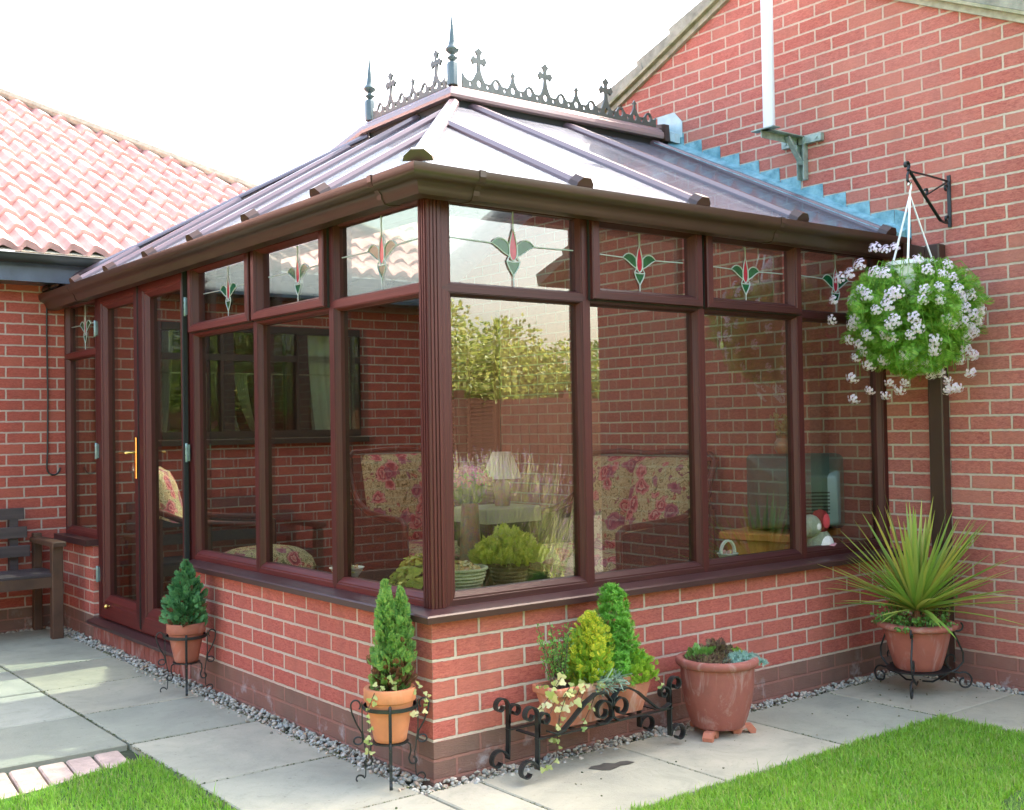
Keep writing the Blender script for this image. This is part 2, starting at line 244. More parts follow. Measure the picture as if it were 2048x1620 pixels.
# ------------------------------------------------------------------ mesh helpers
class MB:
    def __init__(s): s.v = []; s.f = []; s.m = []
    def add(s, vs, fs, mi=0):
        o = len(s.v); s.v += [tuple(map(float, q)) for q in vs]; s.f += [tuple(i+o for i in f) for f in fs]; s.m += [mi]*len(fs); return s
    def box(s, x0, y0, z0, x1, y1, z1, mi=0):
        return s.add([(x0, y0, z0), (x1, y0, z0), (x1, y1, z0), (x0, y1, z0), (x0, y0, z1), (x1, y0, z1), (x1, y1, z1), (x0, y1, z1)],
                     [(0, 3, 2, 1), (4, 5, 6, 7), (0, 1, 5, 4), (1, 2, 6, 5), (2, 3, 7, 6), (3, 0, 4, 7)], mi)
    def bbox(s, x0, y0, z0, x1, y1, z1, b=.004, mi=0):   # box with chamfered vertical+top edges
        xs = [(x0+b, y0), (x1-b, y0), (x1, y0+b), (x1, y1-b), (x1-b, y1), (x0+b, y1), (x0, y1-b), (x0, y0+b)]
        cx, cy = (x0+x1)/2, (y0+y1)/2
        ins = [(x+(b if x < cx else -b), y+(b if y < cy else -b)) for x, y in xs]
        V = [(x, y, z0) for x, y in xs]+[(x, y, z1-b) for x, y in xs]+[(x, y, z1) for x, y in ins]
        F = [tuple(range(7, -1, -1)), tuple(range(16, 24))]
        for k in range(8):
            j = (k+1) % 8; F += [(k, j, 8+j, 8+k), (8+k, 8+j, 16+j, 16+k)]
        return s.add(V, F, mi)
    def prism(s, poly, f, d, mi=0):
        """poly 2D, f(a,b,c)->xyz ; c in d=(c0,c1)"""
        n = len(poly); V = [f(a, b, d[0]) for a, b in poly]+[f(a, b, d[1]) for a, b in poly]
        F = [tuple(range(n-1, -1, -1)), tuple(range(n, 2*n))]+[(k, (k+1) % n, n+(k+1) % n, n+k) for k in range(n)]
        return s.add(V, F, mi)
    def sweep_ring(s, rings, closed_prof=True, caps=True, mi=0):
        n = len(rings[0]); V = [p for r in rings for p in r]; F = []
        for a in range(len(rings)-1):
            for k in range(n if closed_prof else n-1):
                j = (k+1) % n; F.append((a*n+k, a*n+j, (a+1)*n+j, (a+1)*n+k))
        if caps and closed_prof: F += [tuple(range(n-1, -1, -1)), tuple((len(rings)-1)*n+k for k in range(n))]
        return s.add(V, F, mi)
    def tube(s, pts, r, n=8, mi=0, flat=None, cap=True):
        pts = [Vector(p) for p in pts]; rings = []; rr = r if isinstance(r, (list, tuple)) else [r]*len(pts)
        up = None
        for i, p in enumerate(pts):
            t = (pts[min(i+1, len(pts)-1)]-pts[max(i-1, 0)])
            if t.length < 1e-9: t = Vector((0, 0, 1))
            t.normalize()
            if flat is not None: b = Vector(flat).normalized(); a = t.cross(b).normalized()
            else:
                if up is None: up = t.orthogonal().normalized()
                a = (up-t*up.dot(t)); a = a.normalized() if a.length > 1e-6 else t.orthogonal().normalized(); up = a; b = t.cross(a)
            if flat is not None:
                w, h = rr[i]; rings.append([tuple(p+a*sx*h+b*sy*w) for sx, sy in ((-1, -1), (1, -1), (1, 1), (-1, 1))])
            else: rings.append([tuple(p+(a*math.cos(2*PI*k/n)+b*math.sin(2*PI*k/n))*rr[i]) for k in range(n)])
        return s.sweep_ring(rings, True, cap, mi)
    def lathe(s, prof, c=(0, 0, 0), n=32, mi=0, sx=1, sy=1, ph=0):
        rings = [[(c[0]+r*sx*math.cos(2*PI*k/n+ph), c[1]+r*sy*math.sin(2*PI*k/n+ph), c[2]+z) for k in range(n)] for r, z in prof]
        return s.sweep_ring(rings, True, True, mi)
    def ball(s, c, r, n=14, m=9, mi=0, sc=(1, 1, 1)):
        return s.lathe([(max(1e-4, r*math.sin(PI*i/m))*1, -r*math.cos(PI*i/m)*sc[2]) for i in range(m+1)], c, n, mi, sc[0], sc[1])
    def xf(s, mat):
        s.v = [tuple(mat @ Vector(p)) for p in s.v]; return s
    def build(s, name, mats, parent=None, smooth=False, world=True):
        me = bpy.data.meshes.new(name); me.from_pydata(s.v, [], s.f)
        if not isinstance(mats, (list, tuple)): mats = [mats]
        for q in mats: me.materials.append(q)
        if len(mats) > 1: me.polygons.foreach_set('material_index', s.m)
        fixn(me)
        if smooth: smoo(me)
        return link(name, me, parent, world)
def fixn(me):
    import bmesh
    bm = bmesh.new(); bm.from_mesh(me); bmesh.ops.recalc_face_normals(bm, faces=bm.faces); bm.to_mesh(me); bm.free()
def smoo(me, ang=40):
    me.polygons.foreach_set('use_smooth', [True]*len(me.polygons))
    try: me.set_sharp_from_angle(angle=R(ang))
    except Exception: pass
def link(name, me, parent=None, world=True):
    o = bpy.data.objects.new(name, me); COL.objects.link(o)
    if parent is not None:
        o.parent = parent
        if world:
            p = parent; off = Vector((0, 0, 0))
            while p is not None: off += p.location; p = p.parent
            o.location = -off
    return o
def thing(name, label, cat, loc=(0, 0, 0), group=None, rz=0):
    o = bpy.data.objects.new(name, None); COL.objects.link(o); o.location = loc; o.rotation_euler = (0, 0, rz); o.empty_display_size = .1
    return tag(o, label, cat, group)
def tag(o, label, cat, group=None, kind=None):
    o['label'] = label; o['category'] = cat
    if group: o['group'] = group
    if kind: o['kind'] = kind
    return o
def struct(o, kind='structure'): o['kind'] = kind; return o
def bigmesh(name, V, F, mats, parent=None, world=True, smooth=False, mi=None):
    V = np.asarray(V, dtype=np.float32).reshape(-1, 3); F = np.asarray(F, dtype=np.int32); k = F.shape[1]
    me = bpy.data.meshes.new(name); me.vertices.add(len(V)); me.vertices.foreach_set('co', V.ravel())
    me.loops.add(F.size); me.loops.foreach_set('vertex_index', F.ravel())
    me.polygons.add(len(F)); me.polygons.foreach_set('loop_start', np.arange(0, F.size, k, dtype=np.int32)); me.polygons.foreach_set('loop_total', np.full(len(F), k, dtype=np.int32))
    for q in (mats if isinstance(mats, (list, tuple)) else [mats]): me.materials.append(q)
    if mi is not None: me.polygons.foreach_set('material_index', np.asarray(mi, dtype=np.int32))
    me.update(calc_edges=True); me.validate()
    if smooth: me.polygons.foreach_set('use_smooth', [True]*len(me.polygons))
    return link(name, me, parent, world)
def scatter(tv, tf, pos, rot, sc):
    """template verts (n,3), faces (m,k), pos (N,3), rot (N,3,3), sc (N,) or (N,3)"""
    tv = np.asarray(tv, float); tf = np.asarray(tf, int); N = len(pos); sc = np.asarray(sc, float)
    if sc.ndim == 1: sc = np.repeat(sc[:, None], 3, 1)
    P = tv[None]*sc[:, None, :]; P = np.einsum('nij,nkj->nki', rot, P)+np.asarray(pos)[:, None, :]
    Fc = tf[None]+(np.arange(N)*len(tv))[:, None, None]
    return P.reshape(-1, 3), Fc.reshape(-1, tf.shape[1])
def frames(d, roll=None):
    """rotation matrices whose local Z is d; random roll about it"""
    d = np.asarray(d, float); d = d/np.linalg.norm(d, axis=1)[:, None]; N = len(d)
    a = np.where(np.abs(d[:, 2:3]) < .95, np.array([[0, 0, 1.]]), np.array([[1., 0, 0]]))
    x = np.cross(a, d); x /= np.linalg.norm(x, axis=1)[:, None]; y = np.cross(d, x)
    r = rng.uniform(0, 2*PI, N) if roll is None else roll; c, s_ = np.cos(r)[:, None], np.sin(r)[:, None]
    X = x*c+y*s_; Y = np.cross(d, X); return np.stack([X, Y, d], axis=2)
def cat(parts):
    V = []; F = []; o = 0
    for v, f in parts: V.append(v); F.append(f+o); o += len(v)
    return np.concatenate(V), np.concatenate(F)
LEAF = (np.array([(0, 0, 0), (.35, .10, .45), (0, 0.02, 1), (-.35, .10, .45)]), np.array([(0, 1, 2, 3)]))
NEED = (np.array([(-.06, 0, 0), (.06, 0, 0), (.03, .05, 1), (-.03, .05, 1)]), np.array([(0, 1, 2, 3)]))
def spray(n=7, w=.5, seed=0, bw=1.0):
    """flat fan of scale-leaf blades along a stem, unit length on +Z"""
    V = []; F = []
    def blade(b, d, L, wd):
        o = len(V); px, pz = -d[1], d[0]; b = np.array(b)
        m = b+np.array([d[0], .06, d[1]])*L*.5
        V.extend([tuple(b), tuple(m+np.array([px, 0, pz])*wd), tuple(b+np.array([d[0], .10, d[1]])*L), tuple(m-np.array([px, 0, pz])*wd)]); F.append((o, o+1, o+2, o+3))
    for i in range(n):
        z = (i+.3)/n; L = w*(1-.75*z)+.12; bwz = bw
        for s_ in (-1, 1): blade((0, 0, z*.85), (s_*.75, .66), L, (.06+.05*(1-z))*bw)
    blade((0, 0, .8), (0, 1), .25, .06*bw); blade((0, 0, 0), (0, 1), .9, .02)
    return np.array(V), np.array(F)
def tuft(n=16, seed=1):
    r = np.random.default_rng(seed); V = []; F = []
    for i in range(n):
        th = r.uniform(0, 2*PI); el = r.uniform(.15, 1.2); z = r.uniform(0, .6); d = np.array([math.cos(th)*math.cos(el), math.sin(th)*math.cos(el), math.sin(el)])
        p = np.cross(d, [0.3, .2, 1]); p /= np.linalg.norm(p); b = np.array([0, 0, z]); o = len(V); L = .5
        V += [b-p*.045, b+p*.045, b+d*L+p*.012, b+d*L-p*.012]; F.append((o, o+1, o+2, o+3))
    return np.array(V), np.array(F)
def curve_shape(name, loops, thick, matr, parent, place, mat):
    """2D loops (outer first, holes after) -> filled extruded mesh, placed by 4x4"""
    cu = bpy.data.curves.new(name+'_c', 'CURVE'); cu.dimensions = '2D'; cu.fill_mode = 'BOTH'; cu.extrude = thick/2
    for lp in loops:
        sp = cu.splines.new('POLY'); sp.points.add(len(lp)-1); sp.use_cyclic_u = True
        for q, (x, y) in zip(sp.points, lp): q.co = (x, y, 0, 1)
    o = bpy.data.objects.new(name+'_c', cu); COL.objects.link(o); dg = bpy.context.evaluated_depsgraph_get()
    me = bpy.data.meshes.new_from_object(o.evaluated_get(dg)); bpy.data.objects.remove(o); me.transform(place); me.materials.clear(); me.materials.append(mat); me.name = name
    return link(name, me, parent)
def circ(cx, cy, r, n=16, ry=None): return [(cx+r*math.cos(2*PI*k/n), cy+(ry or r)*math.sin(2*PI*k/n)) for k in range(n)]
def spiral(c, r0, turns, ccw, a0, ax, ay, n=26, shrink=.25):
    """points of a scroll; starts on the outside at angle a0, ax/ay plane axes"""
    c, ax, ay = Vector(c), Vector(ax), Vector(ay); P = []
    for i in range(n+1):
        t = i/n; r = r0*(1-(1-shrink)*t); a = a0+(1 if ccw else -1)*t*turns*2*PI; P.append(c+ax*r*math.cos(a)+ay*r*math.sin(a))
    return P
# ------------------------------------------------------------------ camera, light
W, D = 3.02, 4.65
cam = bpy.data.cameras.new('camera'); co = bpy.data.objects.new('camera', cam); COL.objects.link(co); S.camera = co
def basis(yaw, pitch, roll):
    F = Vector((math.sin(yaw), math.cos(yaw), 0)); Rr = Vector((math.cos(yaw), -math.sin(yaw), 0)); U = Vector((0, 0, 1))
    F2 = F*math.cos(pitch)+U*math.sin(pitch); U2 = U*math.cos(pitch)-F*math.sin(pitch)
    return Rr*math.cos(roll)+U2*math.sin(roll), U2*math.cos(roll)-Rr*math.sin(roll), F2
rx, ux, fx = basis(.6621, .0194, -.0167)
CAM = Vector((-2.392, -3.5855, 1.3314))
co.matrix_world = Matrix(((rx.x, ux.x, -fx.x, CAM.x), (rx.y, ux.y, -fx.y, CAM.y), (rx.z, ux.z, -fx.z, CAM.z), (0, 0, 0, 1)))
cam.sensor_width = 36; cam.lens = 2265.3/2048*36; cam.clip_start = .05; cam.clip_end = 500
SUN_AZ, SUN_EL = 3.0, 45.0      # azimuth measured from +X towards +Y
w = bpy.data.worlds.new('World'); S.world = w; w.use_nodes = True; nt = w.node_tree
sky = nt.nodes.new('ShaderNodeTexSky'); sky.sky_type = 'NISHITA'; sky.sun_disc = False
sky.sun_elevation = R(SUN_EL); sky.sun_rotation = R(90-SUN_AZ); sky.dust_density = 5; sky.air_density = 1.0; sky.ozone_density = 1.0
tint = nt.nodes.new('ShaderNodeMix'); tint.data_type = 'RGBA'; tint.blend_type = 'MULTIPLY'; tint.inputs[0].default_value = 1; tint.inputs[7].default_value = (1.08, 1.02, .92, 1); nt.links.new(sky.outputs[0], tint.inputs[6]); nt.links.new(tint.outputs[2], nt.nodes['Background'].inputs[0]); nt.nodes['Background'].inputs[1].default_value = .15
sl = bpy.data.lights.new('sun', 'SUN'); sl.energy = 5.0; sl.angle = R(.5); sl.color = (1, .93, .84)
so = bpy.data.objects.new('sun', sl); COL.objects.link(so)
sd = Vector((math.cos(R(SUN_EL))*math.cos(R(SUN_AZ)), math.cos(R(SUN_EL))*math.sin(R(SUN_AZ)), math.sin(R(SUN_EL))))
so.rotation_euler = sd.to_track_quat('Z', 'Y').to_euler(); so.location = (6, 0, 8)
S.view_settings.view_transform = 'Standard'; S.view_settings.look = 'None'; S.view_settings.exposure = 3.05; S.view_settings.gamma = 1
S.render.resolution_x, S.render.resolution_y = 1024, 810
S.cycles.max_bounces = 10; S.cycles.transparent_max_bounces = 24; S.cycles.glossy_bounces = 5; S.cycles.transmission_bounces = 6; S.cycles.diffuse_bounces = 4
S.cycles.sample_clamp_indirect = 6; S.cycles.caustics_reflective = False; S.cycles.caustics_refractive = False
try: S.cycles.use_denoising = True
except Exception: pass
# ------------------------------------------------------------------ ground, paving, lawn
b = MB(); b.add([(-300, -300, -.06), (300, -300, -.06), (300, 300, -.06), (-300, 300, -.06)], [(0, 1, 2, 3)]); struct(b.build('ground', M['earth']))
b = MB(); b.box(-2.6, -.03, -.055, 3.0, 6, -.03); b.box(-.2, -2.4, -.054, 3.0, -.03, -.031); struct(b.build('bedding', M['under']))
def slab(b, x0, y0, x1, y1):
    g = .0055; dz = random.uniform(-.0025, .0025); n0 = len(b.v); b.bbox(x0+g, y0+g, -.05, x1-g, y1-g, dz, .005)
    cx, cy = (x0+x1)/2, (y0+y1)/2; a = random.uniform(-.002, .002); e = random.uniform(-.002, .002)
    b.v[n0:] = [(x, y, z+(x-cx)*a+(y-cy)*e) for x, y, z in b.v[n0:]]
ys = [-.715, -.075, .565, 1.295, 1.95, 2.60, 3.25, 3.90, 4.58]
b = MB()
for i in range(len(ys)-1): slab(b, -.70, ys[i], -.105, ys[i+1])
for i in range(3, len(ys)-1):
    for k in range(3): slab(b, -.70-.64*(k+1), ys[i]+.003, -.70-.64*k, ys[i+1])
struct(b.build('patio', M['slab']))
xs = [-.105, .13, .835, 1.56, 2.262, 2.915]
b = MB()
for i in range(len(xs)-1): slab(b, xs[i], -.715, xs[i+1], -.095)
for k in range(3): slab(b, 2.262, -.715-.64*(k+1), 2.915, -.715-.64*k)
slab(b, -.70, -1.38, -.105, -.715)
struct(b.build('path', M['slab']))
# pink edging bricks between patio and left lawn
b = MB()
for i in range(16):
    x = -.76-.112*i; y0 = 1.262+random.uniform(-.006, .006); L = .38
    n0 = len(b.v); b.bbox(x-.103, y0-L, -.05, x, y0, -.010+random.uniform(-.003, .003), .006)
    b.v[n0:] = [(px+(py-y0)*.10, py, pz) for px, py, pz in b.v[n0:]]
o = b.build('edging', M['edging']); struct(o)
# turf bases
b = MB(); b.prism([(-.735, -1.4), (-.735, 1.03), (-.95, 1.0), (-1.15, .92), (-1.35, .88), (-3, .8), (-6, .8), (-6, -1.4)], lambda a, c, z: (a, c, z), (-.05, -.006))
b.prism([(-6, -12), (-6, -1.4), (-.10, -1.4), (-.10, -.745), (2.235, -.745), (2.235, -2.65), (1.3, -2.5), (1.3, -3.4), (3, -3.6), (6, -12)], lambda a, c, z: (a, c, z), (-.05, -.006))
struct(b.build('lawn', M['turf']))
def grass_in(test, x0, y0, x1, y1, N, h=(.014, .036)):
    P = rng.uniform((x0, y0), (x1, y1), (N, 2)); k = test(P[:, 0], P[:, 1]); P = P[k]; n = len(P)
    L = rng.uniform(h[0], h[1], n); L *= np.where(rng.random(n) < .02, 1.9, 1); az = rng.uniform(0, 2*PI, n); ln = rng.uniform(.1, .9, n)
    dx, dy = np.cos(az), np.sin(az); wv = rng.uniform(.0012, .0024, n)
    px, py = -dy, dx; z0 = np.full(n, -.008)
    def row(t, wd):
        cx = P[:, 0]+dx*ln*L*t*t; cy = P[:, 1]+dy*ln*L*t*t; cz = z0+L*(t-.35*ln*t*t)
        return np.stack([cx-px*wv*wd, cy-py*wv*wd, cz], 1), np.stack([cx+px*wv*wd, cy+py*wv*wd, cz], 1)
    a0, a1 = row(0, 1); b0, b1 = row(.55, .85); c0, c1 = row(1, .15)
    V = np.stack([a0, a1, b1, b0, c1, c0], 1).reshape(-1, 3); o = (np.arange(n)*6)[:, None]
    F = np.concatenate([o+np.array([[0, 1, 2, 3]]), o+np.array([[3, 2, 4, 5]])], 1).reshape(-1, 4); return V, F
def edgeL(x, y):
    x = x+rng.normal(0, .008, len(x)); y = y+rng.normal(0, .010, len(y)); return (x < -.715) & (y < np.interp(x, [-2.2, -1.35, -1.15, -.95, -.72], [.80, .85, .90, .99, 1.05])+.012*np.sin(x*60))
def edgeR(x, y):
    x = x+rng.normal(0, .006, len(x)); y = y+rng.normal(0, .007, len(y)); return (y < -.722+.012*np.sin(x*47)*np.sin(x*13)) & (x < 2.255+.01*np.sin(y*50)) & ((x > -.09))
bare = lambda x, y: ((x-1.62)**2/.16+(y+1.63)**2/.03 > 1) | (rng.random(len(x)) < .22)
g = cat([grass_in(edgeL, -2.4, -.9, -.70, 1.1, 62000), grass_in(lambda x, y: edgeR(x, y) & bare(x, y), -.1, -2.3, 2.27, -.7, 110000), grass_in(lambda x, y: (x < -.1) | (y < -2.3), -3, -3.4, 3, -.75, 30000, (.014, .034))])
o = bigmesh('grass', g[0], g[1], M['grass']); struct(o, 'stuff')
# gravel margin
def icos():
    import bmesh
    bm = bmesh.new(); bmesh.ops.create_icosphere(bm, subdivisions=2, radius=1); v = np.array([q.co[:] for q in bm.verts]); f = np.array([[w.index for w in q.verts] for q in bm.faces]); bm.free(); return v, f
IV, IF = icos()
def pebbles(x0, y0, x1, y1, N, z0=-.035, zt=0.012):
    pos = np.stack([rng.uniform(x0, x1, N), rng.uniform(y0, y1, N), rng.uniform(z0, zt-.012, N)], 1)
    d = rng.normal(size=(N, 3)); d[:, 2] = np.abs(d[:, 2])+.8; s = rng.uniform(.006, .0145, N)[:, None]*np.array([[1, .78, .55]])*rng.uniform(.8, 1.2, (N, 3))
    return scatter(IV, IF, pos, frames(d), s)
g = cat([pebbles(-.12, -.1, 0, 4.62, 2600), pebbles(0, -.105, 3.0, 0, 1500), pebbles(2.9, -2.2, 3.02, -.08, 1000), pebbles(-.6, 4.56, 0, 4.64, 260), pebbles(-.17, -.03, -.1, 3, 60, 0, .014), pebbles(.1, -.15, 1.3, -.09, 40, 0, .014)])
o = bigmesh('gravel', g[0], g[1], M['stone'], smooth=True); struct(o, 'stuff')
P = []
for y in ys[1:-1]: P.append(np.stack([rng.uniform(-.70, -.11, 150), y+rng.normal(0, .004, 150), np.full(150, -.004)], 1))
P.append(np.stack([-.70+rng.normal(0, .005, 1300), rng.uniform(-.7, 4.5, 1300), np.full(1300, -.004)], 1))
for x in xs[1:-1]: P.append(np.stack([x+rng.normal(0, .005, 260), rng.uniform(-.70, -.10, 260), np.full(260, -.004)], 1))
P.append(np.stack([rng.uniform(-.1, 2.9, 700), -.100+rng.normal(0, .008, 700), np.full(700, 0.0)], 1)); P.append(np.stack([-.108+rng.normal(0, .008, 900), rng.uniform(0, 4.4, 900), np.full(900, 0.0)], 1))
P.append(np.stack([rng.uniform(2.28, 2.9, 46), rng.uniform(-.70, -.10, 46), np.full(46, .002)], 1)); P.append(np.stack([rng.uniform(-.68, 2.2, 60), rng.uniform(-.7, -.1, 60), np.full(60, .002)], 1))
P = np.concatenate(P); keep = rng.random(len(P)) < .5+.5*np.sin(P[:, 0]*9)*np.sin(P[:, 1]*7); P = P[keep]
V, F = scatter(IV, IF, P, frames(rng.normal(0, .2, P.shape)+[0, 0, 1]), rng.uniform(.0015, .0055, len(P))[:, None]*np.array([[1, 1, .55]])); o = bigmesh('moss', V, F, leafmat('moss_and_grit', [(.10, .12, .04), (.06, .08, .03), (.20, .19, .12), (.30, .27, .18)], .9, .05)); struct(o, 'stuff')
# wet stain on the path in front of the trough
b = MB(); pts = [(-.145, .012), (-.11, .03), (-.06, .026), (-.02, .038), (.03, .012), (.075, .022), (.115, .014), (.14, -.012), (.09, -.022), (.04, -.018), (0, -.03), (-.05, -.04), (-.09, -.028), (-.115, -.004)]
b.prism(pts, lambda a, c, z: (.635+a*.70+c*.25, -.30+c*1.1-a*.10, z), (.0035, .0042)); struct(b.build('wet_patch', plain('wet_stone', (.085, .082, .068), .5, .3, 20)))
# ------------------------------------------------------------------ gabled brick house (right)
H = thing('brick_house', 'red brick house with a gable end rising on the right behind the hanging basket', 'house', (W, 0, 0))
def gz(y): return 4.06-(.437 if y > .88 else .470)*abs(y-.88)
fy = lambda a, c, x: (x, a, c)
b = MB()
b.prism([(-2.2, -.06), (3.5, -.06), (3.5, gz(3.5)), (.88, gz(.88)), (-2.2, gz(-2.2))], fy, (W, W+.25))
b.prism([(3.5, 2.25), (4.10, 2.25), (4.10, gz(4.1)), (3.5, gz(3.5))], fy, (W, W+.25))
b.prism([(4.10, -.06), (4.9, -.06), (4.9, gz(4.9)), (4.10, gz(4.1))], fy, (W, W+.25))
b.box(W+.25, -2.2, -.06, 9, -1.95, gz(-2.2)); b.box(8.75, -1.95, -.06, 9, 4.9, 2.6)
b.build('wall', M['brick_h'], H)
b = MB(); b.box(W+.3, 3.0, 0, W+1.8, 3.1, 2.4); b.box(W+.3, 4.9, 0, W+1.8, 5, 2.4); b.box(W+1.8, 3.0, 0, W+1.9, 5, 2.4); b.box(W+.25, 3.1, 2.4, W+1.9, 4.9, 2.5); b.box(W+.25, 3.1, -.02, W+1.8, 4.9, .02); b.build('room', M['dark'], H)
# bedding mortar, undercloak and tiles along the verge
L_ = lambda s: (s, gz(.88-s)) # s>0 left side (towards +y)
def slope_prism(b, sgn, a0, a1, z0, z1, x0, x1):
    g_ = .412 if sgn > 0 else .4394
    def P(a, z): return (.88+sgn*a*math.cos(g_)+sgn*z*math.sin(g_), 4.06-a*math.sin(g_)+z*math.cos(g_))
    poly = [P(a0, z0), P(a1, z0), P(a1, z1), P(a0, z1)]; b.prism(poly, fy, (x0, x1))
for nm, z0, z1, x0, x1, mt in (('mortar_bedding', -.004, .030, W-.028, W+.2, 'bed'), ('undercloak', .030, .046, W-.062, W+.2, 'under2')):
    b = MB()
    for sgn in (1, -1): slope_prism(b, sgn, 0, 3.7, z0, z1, x0, x1)
    b.build(nm, M[mt], H)
b = MB()
for sgn in (1, -1):
    k = 0; a = -.02
    while a < 3.75:
        n0 = len(b.v); slope_prism(b, sgn, a, a+.385, .048, .092, W-.052-.004*(k % 2), 9.1+.01*(k % 2))
        # tilt: lower end of each course lifts over the next
        c0 = (.88+sgn*a*math.cos(.412), 4.06-a*math.sin(.412)); b.v[n0:] = [(x, y, z+(.050*(math.hypot(y-c0[0], z-c0[1])/.385) if i_ % 4 > 1 else 0)) for i_, (x, y, z) in enumerate(b.v[n0:])]
        a += .335; k += 1
b.build('roof', M['tile2'], H)
# ------------------------------------------------------------------ tiled bungalow wing (left/back)
B = thing('brick_bungalow', 'low brick wing with a sunlit pantiled roof on the left behind the conservatory', 'house', (-2, D, 0))
b = MB(); fx_ = lambda a, c, y: (a, y, c)
wx0, wx1, wz0, wz1 = .66, 2.42, 1.28, 2.16
ox0, ox1 = -2.34, -.58
for x0, z0, x1, z1 in ((-9, -.06, ox0, 2.5), (ox0, -.06, ox1, wz0), (ox0, wz1, ox1, 2.5), (ox1, -.06, wx0, 2.5), (wx1, -.06, W, 2.5), (wx0, -.06, wx1, wz0), (wx0, wz1, wx1, 2.5)): b.box(x0, D, z0, x1, D+.25, z1)
b.build('wall', M['brick_b'], B)
for q0, q1 in ((wx0, wx1), (ox0, ox1)):
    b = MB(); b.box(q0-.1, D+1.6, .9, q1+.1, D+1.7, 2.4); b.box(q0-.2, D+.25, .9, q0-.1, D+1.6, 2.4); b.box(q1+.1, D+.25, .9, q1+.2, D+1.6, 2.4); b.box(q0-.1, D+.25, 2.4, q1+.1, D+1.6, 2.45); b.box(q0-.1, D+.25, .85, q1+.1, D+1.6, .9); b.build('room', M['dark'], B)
XC, SL, EY, EZ = 3.8, .58, 4.4, 2.585; TH = math.atan(SL)
gauge = .30; V = []; F = []; per = .152; sub = 10
for r in range(22):
    ya, yb = EY+gauge*math.cos(TH)*r, EY+gauge*math.cos(TH)*(r+1)+.03
    xe = XC-(ya-EY)-.01; x0 = -7.5; n = int((xe-x0)/(per/sub)); 
    if n < 4: break
    base = len(V); jit = random.uniform(-.003, .003)
    for i in range(n+1):
        x = x0+i*per/sub; t = (x/per) % 1.0
        wv = .030*(math.sin(2*PI*t)*.8+.25*math.sin(4*PI*t+.6)); tj = .003*math.sin(12.9*(math.floor(x/.304)+r*7.3))
        za, zb = EZ+(ya-EY)*SL, EZ+(yb-EY)*SL
        V += [(x, ya+jit+.012, za+wv-.006+tj), (x, ya+jit, za+wv+.040+tj), (x, yb, zb+wv+.002)]
    for i in range(n): 
        q = base+3*i; F += [(q, q+3, q+4, q+1), (q+1, q+4, q+5, q+2)]
me = bpy.data.meshes.new('roof'); me.from_pydata(V, [], F); me.materials.append(M['tile']); smoo(me, 50); roof = link('roof', me, B)
b = MB(); b.add([(-9, EY, EZ-.02), (XC, EY, EZ-.02), (XC-5, EY+5, EZ-.02+5*SL), (-9, EY+5, EZ-.02+5*SL)], [(0, 1, 2, 3)]); b.add([(XC, EY, EZ-.02), (XC, EY+10, EZ-.02), (XC-5, EY+5, EZ-.02+5*SL)], [(0, 1, 2)]); b.build('roof_felt', M['bed'], B)
b = MB(); P = [(XC-h, EY+h, EZ+h*SL) for h in np.arange(0, 5.01, .34)]
for i in range(len(P)-1):
    a, c = Vector(P[i]), Vector(P[i+1]); b.tube([a+Vector((0, 0, .03)), c+Vector((0, 0, .022))], [.062, .050], 12)
b.build('hip_tile_row', M['hip'], B, True)
b = MB(); b.tube([Vector(P[0])+Vector((0, -.05, 0.012)), Vector(P[-1])+Vector((0, -.05, .012))], .05, 8); b.build('hip_bedding', M['bed'], B)
b = MB(); gp = [(EY-.02-.055+.055*math.cos(a), EZ-.055+.055*math.sin(a)) for a in np.linspace(PI, 2*PI, 9)]+[(EY-.02-.055+.049*math.cos(a), EZ-.055+.049*math.sin(a)) for a in np.linspace(2*PI, PI, 9)]
b.prism(gp, lambda a, c, x: (x, a, c), (-9, 1)); b.tube([(-9, EY-.131, EZ-.052), (.3, EY-.131, EZ-.052)], .006, 6); b.build('gutter', M['gutb'], B, True)
b = MB(); b.box(-9, EY-.005, EZ-.22, W, EY+.015, EZ-.03); b.box(-9, EY+.015, EZ-.215, W, D, EZ-.195); b.build('fascia', M['fascia'], B)
# inner window of the bungalow (seen through the conservatory)
def boxframe(b, x0, x1, z0, z1, w_, y0, y1):
    b.box(x0, y0, z0, x0+w_, y1, z1); b.box(x1-w_, y0, z0, x1, y1, z1); b.box(x0+w_, y0, z0, x1-w_, y1, z0+w_); b.box(x0+w_, y0, z1-w_, x1-w_, y1, z1)
for divs in ([wx0, 1.16, 1.80, wx1], [ox0, -1.74, -1.10, ox1]):
    for i in range(3):
        f = MB(); boxframe(f, divs[i], divs[i+1], wz0, wz1, .055, D-.01, D+.06)
        if divs[i] < 0 or i != 2: f.box(divs[i]+.055, D-.008, 1.88, divs[i+1]-.055, D+.058, 1.93)
        wn = f.build('window', M['brown'], B); g_ = MB(); g_.box(divs[i]+.05, D+.02, wz0+.05, divs[i+1]-.05, D+.026, wz1-.05); g_.build('pane', M['glass2'], wn)
    b = MB(); b.box(divs[0]-.05, D-.06, wz0-.05, divs[3]+.05, D+.0, wz0-.01); b.build('window_sill', M['brown'], B)
def curtain(name, x0, x1, z0, z1, y, sweep, par, mat, n=40, amp=.018):
    V = []; F = []; m = 14
    for j in range(m+1):
        t = j/m; z = z1+(z0-z1)*t
        for i in range(n+1):
            s = i/n; xa = x0+sweep*(t**1.6); xb = x1+sweep*.55*(t**1.6)
            V.append((xa+(xb-xa)*s, y+amp*math.sin(s*30+t*1.5)*(.5+.5*t), z))
    for j in range(m):
        for i in range(n): q = j*(n+1)+i; F.append((q, q+1, q+n+2, q+n+1))
    me = bpy.data.meshes.new(name); me.from_pydata(V, [], F); me.materials.append(mat); smoo(me, 180); return link(name, me, par)
